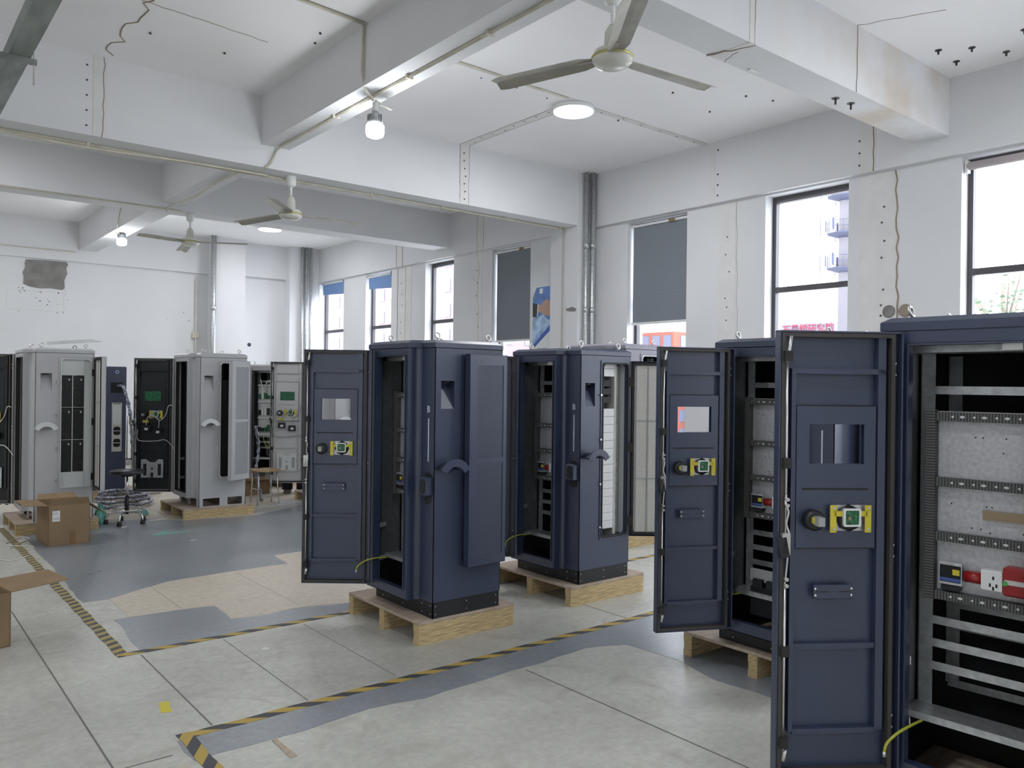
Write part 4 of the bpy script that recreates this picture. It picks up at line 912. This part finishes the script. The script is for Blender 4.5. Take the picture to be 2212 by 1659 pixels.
# modules in side openings
def rack_white(c):
    for k in range(1, 22):
        z = .31+k*.0605
        if 1.30 < z+.03 < 1.50: continue
        MB().box(.225, .400, .05, .40, z, z+.058).build('module_blank', M['white'], c)
    for k in range(3): MB().box(.235, .385, .07, .40, 1.32+k*.062, 1.365+k*.062).build('module_slot', M['black'], c)
    MB().box(.402, .425, .05, .40, .32, 1.62).build('rack_post', M['offfilter'], c); MB().box(.50, .504, .03, .60, .32, 1.62).build('rack_wall', M['palegrey'], c)
    MB().box(.225, .50, .41, .414, .32, 1.62).build('rack_back', M['palegrey'], c)
rack_white(N2)
def fan_modules(c):
    MB().box(.228, .440, .02, .03, 1.45, 1.61).build('blanking_panel', M['palegrey'], c); MB().box(.228, .440, .02, .03, .325, .475).build('blanking_panel', M['palegrey'], c)
    MB().box(.44, .50, .03, .034, .32, 1.62).build('rack_wall', M['palegrey'], c)
    fr = MB(); fr.box(.330, .336, .018, .03, .475, 1.46); 
    for z in (.80, 1.127): fr.box(.228, .440, .018, .03, z-.002, z+.002)
    fr.build('rack_frame', M['white'], c)
    for cx in (.279, .387):
        for z0 in (.482, .807, 1.134):
            f = MB().box(cx-.048, cx+.048, .03, .30, z0, z0+.308).build('fan_module', M['black'], c)
            for k in range(3):
                zc = z0+.05+k*.092
                m_ = MB(); n = 18; m_.tube([(cx+.036*math.cos(2*PI*i/n), .028, zc+.036*math.sin(2*PI*i/n)) for i in range(n)], .0025, 5, True)
                for a in (0.5, 2.1, 4.2): m_.tube([(cx, .027, zc), (cx+.034*math.cos(a), .028, zc+.034*math.sin(a))], .0015, 4)
                m_.lathe([(.013, -.003), (.013, 0)], (cx, .028, zc), 12, 'y'); m_.build('fan_guard', M['rubber'], f)
            MB().box(cx+.018, cx+.030, .028, .03, z0+.262, z0+.282).build('module_label', M['white'], f)
fan_modules(G1)
MB().box(.228, .34, .04, .3, .33, 1.42).build('module_stack', M['blackmatt'], G2)
MB().box(.34, .50, .04, .044, .33, 1.61).build('rack_wall', M['palegrey'], G2)
for c_ in (G1, G2, G4):
    for z in (.40, .72, 1.05, 1.38): MB().obox((.195, -.008, z), .012, .012, .03).build('door_catch', M['steel'], c_)
for z in (.40, .72, 1.05, 1.38): MB().cyl((.203, -.014, z), (.203, 0, z), .008, 10).build('door_catch', M['steel'], N2)
# transformer block in N3
tb = MB().box(.05, .22, .25, .52, .17, .33).build('transformer', M['blackmatt'], N3); mb = MB()
for k in range(3): mb.box(.04, .12, .27+k*.085, .33+k*.085, .33, .375)
mb.build('transformer_terminal', M['black'], tb); MB().plate(.24, .53, .36, .43, [], .06, .063, 'x').build('clear_cover', M['clear'], tb)
# loose lid on G1
o = MB(); o.prism([(0, 0), (.55, .05), (.50, .40), (.04, .30)], 0, .004); l = o.build('metal_panel', M['grey'], None, (1.55, 9.75, 1.952)); l.rotation_euler = (math.radians(7), math.radians(-5), 0)
tag(l, 'loose flat grey metal panel lying on top of the left grey cabinet', 'metal panel')
# far navy charger
ch = thing('charging_pile', 'far navy charger with a round logo and a hanging black cable', 'charger', (2.27, 11.62, .13), 0, GN)
MB().box(0, .515, 0, .5, 0, 1.63, None, .01).build('body', M['navy'], ch)
MB().lathe([(.022, -.003), (.022, 0)], (.40, 0, 1.56), 20, 'y').build('round_logo', M['white'], ch); MB().lathe([(.017, -.004), (.017, 0)], (.40, 0, 1.56), 20, 'y').build('logo_centre', M['blue'], ch)
MB().box(.32, .47, -.002, .02, 1.28, 1.42).build('socket_recess', M['blackmatt'], ch)
fr = MB().plate(.34, .462, .50, 1.15, [(.356, .446, .86, 1.14)], -.006, .0, 'y'); fr.build('equipment_panel', M['offfilter'], ch); MB().box(.35, .45, -.007, -.001, .86, 1.13).build('blank_plate', M['palegrey'], ch)
for z in (.56, .72):
    MB().prism(rrect(.36, .445, z, z+.11, .03), -.009, -.006, 'y').build('equipment_window', M['blackmatt'], ch); MB().box(.36, .445, -.011, -.009, z+.05, z+.058).build('window_bar', M['palegrey'], ch)
pts = spline([(2.68, 11.60, 1.50), (2.72, 11.5, 1.48), (2.78, 11.42, 1.20), (2.80, 11.38, .9), (2.82, 11.38, .6), (2.84, 11.4, .35), (2.90, 11.42, .12), (2.98, 11.44, .04)])
coil = [(2.60+(.34-.03*t/6.28)*math.cos(t+3.6), 10.95+(.34-.03*t/6.28)*math.sin(t+3.6), .03+.008*t) for t in [i*.35 for i in range(54)]]
tag(MB().tube(pts, [.022+.006*math.sin(i*1.9) for i in range(len(pts))], 8).build('charging_cable', M['foil']), 'black cable in silver film hanging from the far navy charger', 'cable')
tag(MB().tube(coil, [.022+.005*math.sin(i*2.1) for i in range(len(coil))], 8).build('coiled_cable', M['foil']), 'coil of silver wrapped cable on the floor behind the stool', 'cable')
tag(MB().tube(spline([(4.05, 10.3, 1.0), (4.1, 10.32, .7), (4.06, 10.3, .4), (4.12, 10.28, .1), (4.1, 10.2, .03)]), [.018+.008*math.sin(i*2.3) for i in range(33)], 7).build('foil_cable', M['foil']), 'silver wrapped cable hanging down behind the right grey cabinet', 'cable')

# ================================================================ stool
st = thing('swivel_stool', 'black round swivel stool with chrome five-foot base and foot ring', 'stool', (2.32, 9.60, 0))
MB().lathe([(.001, .545), (.15, .545), (.172, .555), (.178, .575), (.165, .588), (.001, .590)], (0, 0, 0), 32).build('seat', M['seatblack'], st)
MB().lathe([(.07, .52), (.06, .53), (.09, .545)], (0, 0, 0), 20).build('seat_mount', M['black'], st)
MB().cyl((0, 0, .28), (0, 0, .53), .011, 14).build('gas_lift', M['chrome'], st); MB().cyl((0, 0, .10), (0, 0, .30), .022, 16).build('column', M['black'], st)
for k in range(5):
    a = 2*PI*k/5+.35; c, s = math.cos(a), math.sin(a)
    MB().tube(spline([(0, 0, .115), (.08*c, .08*s, .125), (.16*c, .16*s, .12), (.195*c, .195*s, .09), (.205*c, .205*s, .045)]), .011, 8).build('leg', M['chrome'], st)
    MB().lathe([(.028, 0), (.026, .02), (.017, .05)], (.205*c, .205*s, 0), 14).build('foot', M['rubber'], st)
n = 40; MB().tube([(.155*math.cos(2*PI*i/n), .155*math.sin(2*PI*i/n), .155) for i in range(n)], .007, 8, True).build('foot_ring', M['chrome'], st)
for k in range(3):
    a = 2*PI*k/3; 
# plywood stool
s2 = thing('plywood_stool', 'plywood topped stool on thin grey metal legs by the white inner door', 'stool', (4.10, 10.10, 0))
MB().prism(rrect(-.17, .17, -.15, .15, .05), .43, .45).build('seat', M['plywood'], s2)
for (x, y) in ((-.13, -.11), (.13, -.11), (-.13, .11), (.13, .11)):
    MB().tube([(x*.9, y*.9, .43), (x*1.1, y*1.1, .003)], .009, 8).build('leg', M['steel'], s2)
MB().tube([(-.13, -.11, .2), (-.13, .11, .2)], .006, 6).build('stretcher', M['steel'], s2); MB().tube([(.13, -.11, .2), (.13, .11, .2)], .006, 6).build('stretcher', M['steel'], s2)
# ================================================================ cartons
def carton(name, loc, rz, w, d, h, flaps, label):
    c = thing(name, label, 'box', loc, rz); t = .005
    m_ = MB(); m_.box(0, w, 0, t, 0, h); m_.box(0, w, d-t, d, 0, h); m_.box(0, t, 0, d, 0, h); m_.box(w-t, w, 0, d, 0, h); m_.box(0, w, 0, d, 0, t)
    m_.build('carton_body', M['card'], c)
    for (edge, ln, ang) in flaps:
        f = MB(); t = .005
        if edge in 'fb': f.prism([(0, 0), (w, 0), (w-.02, ln), (.02, ln)], 0, t)
        else: f.prism([(0, 0), (d, 0), (d-.02, ln), (.02, ln)], 0, t)
        o = f.build('flap', M['card'], c)
        # ang = elevation from horizontal outward
        if edge == 'f': o.matrix_local = Matrix.Translation((w, 0, h)) @ Matrix.Rotation(PI, 4, 'Z') @ Matrix.Rotation(ang, 4, 'X')
        if edge == 'b': o.matrix_local = Matrix.Translation((0, d, h)) @ Matrix.Rotation(ang, 4, 'X')
        if edge == 'l': o.matrix_local = Matrix.Translation((0, 0, h)) @ Matrix.Rotation(PI/2, 4, 'Z') @ Matrix.Rotation(ang, 4, 'X')
        if edge == 'r': o.matrix_local = Matrix.Translation((w, d, h)) @ Matrix.Rotation(-PI/2, 4, 'Z') @ Matrix.Rotation(ang, 4, 'X')
    return c
cb = carton('cardboard_box', (1.40, 8.64, 0), R_(2), .36, .50, .385, [('f', .07, R_(70)), ('b', .10, R_(25)), ('l', .20, R_(4)), ('r', .20, R_(-38))], 'open brown cardboard box with a white label, in front of the left pallet')
MB().box(.035, .10, -.001, 0, .235, .335).build('shipping_label', M['white'], cb)
mb = MB()
for k in range(8): mb.box(.042+k*.007, .045+k*.007, -.0015, -.001, .25, .275)
mb.box(.042, .09, -.0015, -.001, .30, .304); mb.box(.042, .08, -.0015, -.001, .315, .319); mb.box(.040, .042, -.0015, -.001, .29, .33)
mb.build('label_print', M['filterdk'], cb)
MB().box(.18, .235, -.001, 0, .0, .13).build('parcel_tape', M['parcel'], cb)
cb2 = carton('cardboard_box', (0.40, 5.52, 0), R_(10), .32, .40, .32, [('l', .18, R_(20)), ('b', .12, R_(60)), ('r', .33, R_(3))], 'open cardboard box cut off by the left edge of the picture')
carton('cardboard_box', (4.16, 10.90, 0), R_(12), .38, .30, .20, [('f', .12, R_(10)), ('l', .10, R_(30))], 'open cardboard box on the floor behind the plywood stool')
# ================================================================ clutter
def scrap(name, c, r, m, label, cat, h=.05, seed=1):
    rnd = random.Random(seed); m_ = MB(); nu, nv = 14, 8; b = 0
    for j in range(nv+1):
        for i in range(nu):
            a = 2*PI*i/nu; e = PI/2*j/nv; k = r*(1+rnd.uniform(-.28, .28))
            m_.v.append((c[0]+k*math.cos(e)*math.cos(a), c[1]+k*math.cos(e)*math.sin(a), h*math.sin(e)*(1+rnd.uniform(-.25, .25)) if j else 0.0))
    for j in range(nv):
        for i in range(nu): m_.face((j*nu+i, j*nu+(i+1) % nu, (j+1)*nu+(i+1) % nu, (j+1)*nu+i), True)
    m_.face([i for i in range(nu)][::-1]); return tag(m_.build(name, m), label, cat)
scrap('plastic_bag', (2.13, 10.35), .11, M['plasticbag'], 'crumpled clear plastic bag on the floor left of the stool', 'plastic bag', .12, 2)
scrap('teal_wrapping', (2.08, 9.72), .06, M['teal'], 'upright crumple of teal film beside the left pallet', 'wrapping', .20, 3)
scrap('teal_wrapping', (2.62, 10.05), .045, M['teal'], 'small scrap of teal film at the stool column', 'wrapping', .06, 4)
scrap('plastic_bag', (3.18, 11.9), .14, M['plasticbag'], 'heap of clear plastic film on the floor near the radiator', 'plastic bag', .22, 5)
scrap('plastic_bag', (5.0, 11.95), .09, M['plasticbag'], 'crumpled clear film on top of the farthest cabinet', 'plastic bag', .06, 6).location.z = 1.845
tag(MB().prism([(2.34, 8.66), (2.44, 8.76), (2.52, 8.83), (2.50, 8.72), (2.72, 8.72), (2.60, 8.70)], 0, .006).build('teal_wrapping', M['teal']), 'flat scrap of teal film lying on the grey floor paint', 'wrapping')
tag(MB().prism([(4.2, 9.9), (4.56, 9.95), (4.56, 10.2), (4.3, 10.25)], 0, .004).build('plastic_sheet', M['plasticbag']), 'flat pale plastic sheet on the floor under the plywood stool', 'plastic sheet')
tag(MB().prism([(2.56, 8.19), (2.62, 8.21), (2.63, 8.19), (2.57, 8.17)], 0, .003).build('paper_scrap', M['white']), 'tiny white paper scrap on the grey floor paint', 'paper')
tag(MB().prism([(1.86, 4.62), (1.90, 4.66), (1.93, 4.62), (1.90, 4.60)], 0, .003).build('paper_scrap', M['white']), 'tiny white paper scrap on the bare floor beyond the near tape', 'paper')
rw = random.Random(5); tang = MB()
for k in range(22):
    tang.cur = k % 5
    ps = [(1.14+rw.uniform(-.12, .10), 10.75+rw.uniform(-.12, .25), .14+.03*rw.random())]
    for j in range(5): ps.append((ps[-1][0]+rw.uniform(-.12, .10), ps[-1][1]+rw.uniform(-.1, .1), .14+.05*rw.random()))
    tang.tube(spline(ps, 5), .009, 5)
tag(tang.build('wire_tangle', [M['wirew'], M['red'], M['black'], M['wirew'], M['blue']]), 'tangle of white, red and black wires beside the left grey cabinet', 'wires', None, 'stuff')
tag(MB().tube(spline([(1.1, 8.75, .006), (1.2, 8.95, .006), (1.32, 9.15, .006), (1.28, 9.3, .006), (1.2, 9.2, .006), (1.1, 8.95, .006), (1.3, 8.72, .006)]), .005, 5).build('loose_wire', M['wirew']), 'thin white wire looped on the floor in front of the left pallet', 'wire')
tag(MB().tube(spline([(.75, 8.2, .006), (.95, 8.25, .006), (1.05, 8.15, .006), (1.2, 8.3, .006)]), .005, 5).build('loose_wire', M['wirew']), 'thin white wire lying left of the worn hazard tape', 'wire')
tag(MB().tube(spline([(2.55, 9.55, .006), (2.75, 9.6, .006), (2.78, 9.75, .006), (2.80, 9.95, .006)]), .005, 5).build('loose_wire', M['wirew']), 'thin white wire on the floor between the stool and the pallet', 'wire')
tag(MB().tube(spline([(2.2, 9.3, .006), (2.25, 9.33, .006), (2.27, 9.4, .006)]), .006, 5).build('loose_wire', M['wirew']), 'short white wire end at the front of the stool', 'wire')

# ================================================================ person behind the white inner door
def skin_mesh(name, verts, edges, radii, m, parent, root=0, sub=2):
    me = bpy.data.meshes.new(name); me.from_pydata([tuple(v) for v in verts], edges, []); o = bpy.data.objects.new(name, me); COL.objects.link(o); o.parent = parent
    md = o.modifiers.new('skin', 'SKIN'); sv = me.skin_vertices[0].data
    for i, r in enumerate(radii): sv[i].radius = (r, r) if not isinstance(r, tuple) else r
    sv[root].use_root = True
    o.modifiers.new('sub', 'SUBSURF').levels = sub; o.modifiers['sub'].render_levels = sub; me.materials.append(m)
    for p in me.polygons: p.use_smooth = True
    return o
pe = thing('person', 'person in dark trousers and grey shoes standing behind the white inner door', 'person', (4.83, 10.82, 0), R_(150))
V = [(0, 0, .93), (0, 0, 1.12), (0, 0, 1.32), (0, 0, 1.42), (0, -.01, 1.50), (0, -.02, 1.60), (.09, 0, .86), (.10, -.01, .48), (.10, .02, .10), (.10, -.10, .05), (-.09, 0, .86), (-.10, -.01, .48), (-.10, .02, .10), (-.10, -.10, .05),
     (.17, 0, 1.38), (.22, .02, 1.12), (.21, -.10, .92), (.20, -.14, .84), (-.17, 0, 1.38), (-.22, .02, 1.12), (-.21, -.10, .92), (-.20, -.14, .84)]
E_ = [(0, 1), (1, 2), (2, 3), (3, 4), (4, 5), (0, 6), (6, 7), (7, 8), (8, 9), (0, 10), (10, 11), (11, 12), (12, 13), (3, 14), (14, 15), (15, 16), (16, 17), (3, 18), (18, 19), (19, 20), (20, 21)]
Rr = [.13, .12, .14, .09, .05, .09, .085, .058, .038, .03, .085, .058, .038, .03, .055, .042, .030, .03, .055, .042, .030, .03]
skin_mesh('body', V, E_, Rr, M['skin'], pe)
for s in (-1, 1):
    k = MB(); k.lathe([(.075, .06), (.072, .30), (.085, .50), (.105, .88)], (s*.10, .0, 0), 18); k.build('trouser_leg', M['trousers'], pe)
    sh = MB(); out = [(-.045, .06), (-.05, -.08), (-.035, -.17), (0, -.19), (.035, -.17), (.05, -.08), (.045, .06), (0, .09)]
    sh.prism([(s*.10+x, y) for x, y in out], 0, .05); sh.prism([(s*.10+x*.8, y*.8) for x, y in out], .05, .085); sh.build('shoe', M['shoe'], pe)
k = MB(); k.lathe([(.17, .80), (.165, 1.0), (.18, 1.25), (.17, 1.40), (.07, 1.47)], (0, 0, 0), 22); k.build('jacket', M['jacket'], pe)
for s in (-1, 1): MB().tube([(s*.15, 0, 1.38), (s*.22, .02, 1.12), (s*.21, -.08, .95)], [.075, .062, .045], 12).build('sleeve', M['jacket'], pe)
MB().lathe([(.09, 1.60), (.105, 1.63), (.095, 1.70), (.05, 1.735), (.001, 1.74)], (0, .01, 0), 18).build('hair', M['hair'], pe)
MB().lathe([(.012, 0), (.008, .02), (.001, .03)], (0, -.115, 1.60), 10, 'z').build('nose', M['skin'], pe)

# ================================================================ outside
tag(MB().box(8.2, 260, -60, 260, -7.1, -7.0).build('outdoor_ground', M['outground']), 'pale paved ground outside the windows', 'ground')
def building(name, x, y, w, d, z0, h, m, label, rows, cols, rz=0, face='-x', win=(1.4, 1.7)):
    b = thing(name, label, 'building', (x, y, z0), rz)
    MB().box(0, w, 0, d, 0, h).build('wall', m, b)
    for (fa, n, L) in (('x', cols, d), ('y', max(2, cols//2), w)):
        mb = MB()
        for r in range(rows):
            for k in range(n):
                c = L*(k+.5)/n; zz = h*(r+.5)/rows
                if fa == 'x': mb.box(-.1, 0, c-win[0]/2, c+win[0]/2, zz-win[1]/2, zz+win[1]/2)
                else: mb.box(c-win[0]/2, c+win[0]/2, -.1, 0, zz-win[1]/2, zz+win[1]/2)
        mb.build('window_row', M['farglass'], b)
    return b
building('apartment_building', 60, 86, 22, 34, -7, 46, M['pinkwall'], 'tall pink apartment block seen through the far windows', 14, 12)
building('office_building', 92, 76, 14, 15, -7, 16.5, M['redwall'], 'brick red building seen under the grey blind beside the column', 6, 7)
building('office_building', 95, 66, 16, 9, -7, 12.0, M['palewall'], 'pale low building right of the brick red one', 4, 5)
sb = building('institute_building', 118, 64.5, 16, 12, -7, 17.0, M['palewall'], 'low pale building with a red lettered roof sign behind the tower', 4, 10)
MB().box(-.3, 0, .5, 10.3, 17.0, 19.0).build('sign_board', M['palewall'], sb)
text('石墨烯研究院', 1.5, 'sign_letters', M['signred'], sb, (-.4, 9.9, 17.45), (PI/2, 0, -PI/2), True, .05)
# telecom tower
TX, TY = 65.85, 35.72
tw = thing('telecom_tower', 'pale telecom mast with antenna platforms seen through the window', 'tower', (TX, TY, -7))
MB().tube([(0, 0, 0), (0, 0, 48)], [.55, .42], 16).build('mast', M['tower'], tw)
for z in (18.9, 21.9, 25.1):
    mb = MB().lathe([(.5, z-.4), (1.45, z-.08), (1.45, z), (.5, z)], (0, 0, 0), 20)
    for k in range(16):
        a = 2*PI*k/16; mb.tube([(1.4*math.cos(a), 1.4*math.sin(a), z), (1.4*math.cos(a), 1.4*math.sin(a), z+1.0)], .025, 5)
    for zz in (.5, 1.0): mb.tube([(1.4*math.cos(2*PI*i/20), 1.4*math.sin(2*PI*i/20), z+zz) for i in range(20)], .025, 5, True)
    mb.build('platform', M['towerdark'], tw)
    mb = MB()
    for k in range(6):
        a = 2*PI*k/6+.9; c, s = math.cos(a), math.sin(a)
        mb.tube([(1.4*c, 1.4*s, z+.1), (2.0*c, 2.0*s, z+.1)], .03, 5); mb.tube([(2.0*c, 2.0*s, z-.4), (2.0*c, 2.0*s, z+1.9)], .035, 5); mb.obox((1.55*c, 1.55*s, z+.7), .10, .18, 1.0, a)
    mb.build('antenna', M['towerdark'], tw)
# tree
tr = thing('street_tree', 'green tree top seen through the nearest window', 'tree', (24.5, 8.6, -7)); MB().tube(spline([(0, 0, 0), (.1, .1, 4), (0, 0, 8), (.3, .2, 11.6)]), [.22-.0075*i for i in range(25)], 8).build('trunk', M['bark'], tr)
mb = MB(); rl = random.Random(3); lv = MB()
for k in range(26):
    a = rl.uniform(0, 2*PI); r = rl.uniform(.6, 2.2); z = rl.uniform(8.4, 11.9); tip = (r*math.cos(a), r*math.sin(a), z)
    mb.tube([(.05, .05, z-1.6), (tip[0]*.5, tip[1]*.5, z-.7), tip], [.05, .03, .012], 5)
    for j in range(34):
        t = rl.random(); c = Vector((.05, .05, z-1.6)).lerp(Vector(tip), .35+.65*t)+Vector((rl.uniform(-.28, .28), rl.uniform(-.28, .28), rl.uniform(-.25, .25)))
        s = rl.uniform(.05, .1); q = Matrix.Rotation(rl.uniform(0, 6), 4, 'Z') @ Matrix.Rotation(rl.uniform(-1.2, 1.2), 4, 'X'); b = len(lv.v)
        for (x, y) in ((-s, 0), (0, -s*.6), (s, 0), (0, s*.6)): lv.v.append(tuple(c+(q @ Vector((x, y, 0)))))
        lv.face((b, b+1, b+2, b+3))
mb.build('branches', M['bark'], tr); lv.build('leaves', M['leaf'], tr)
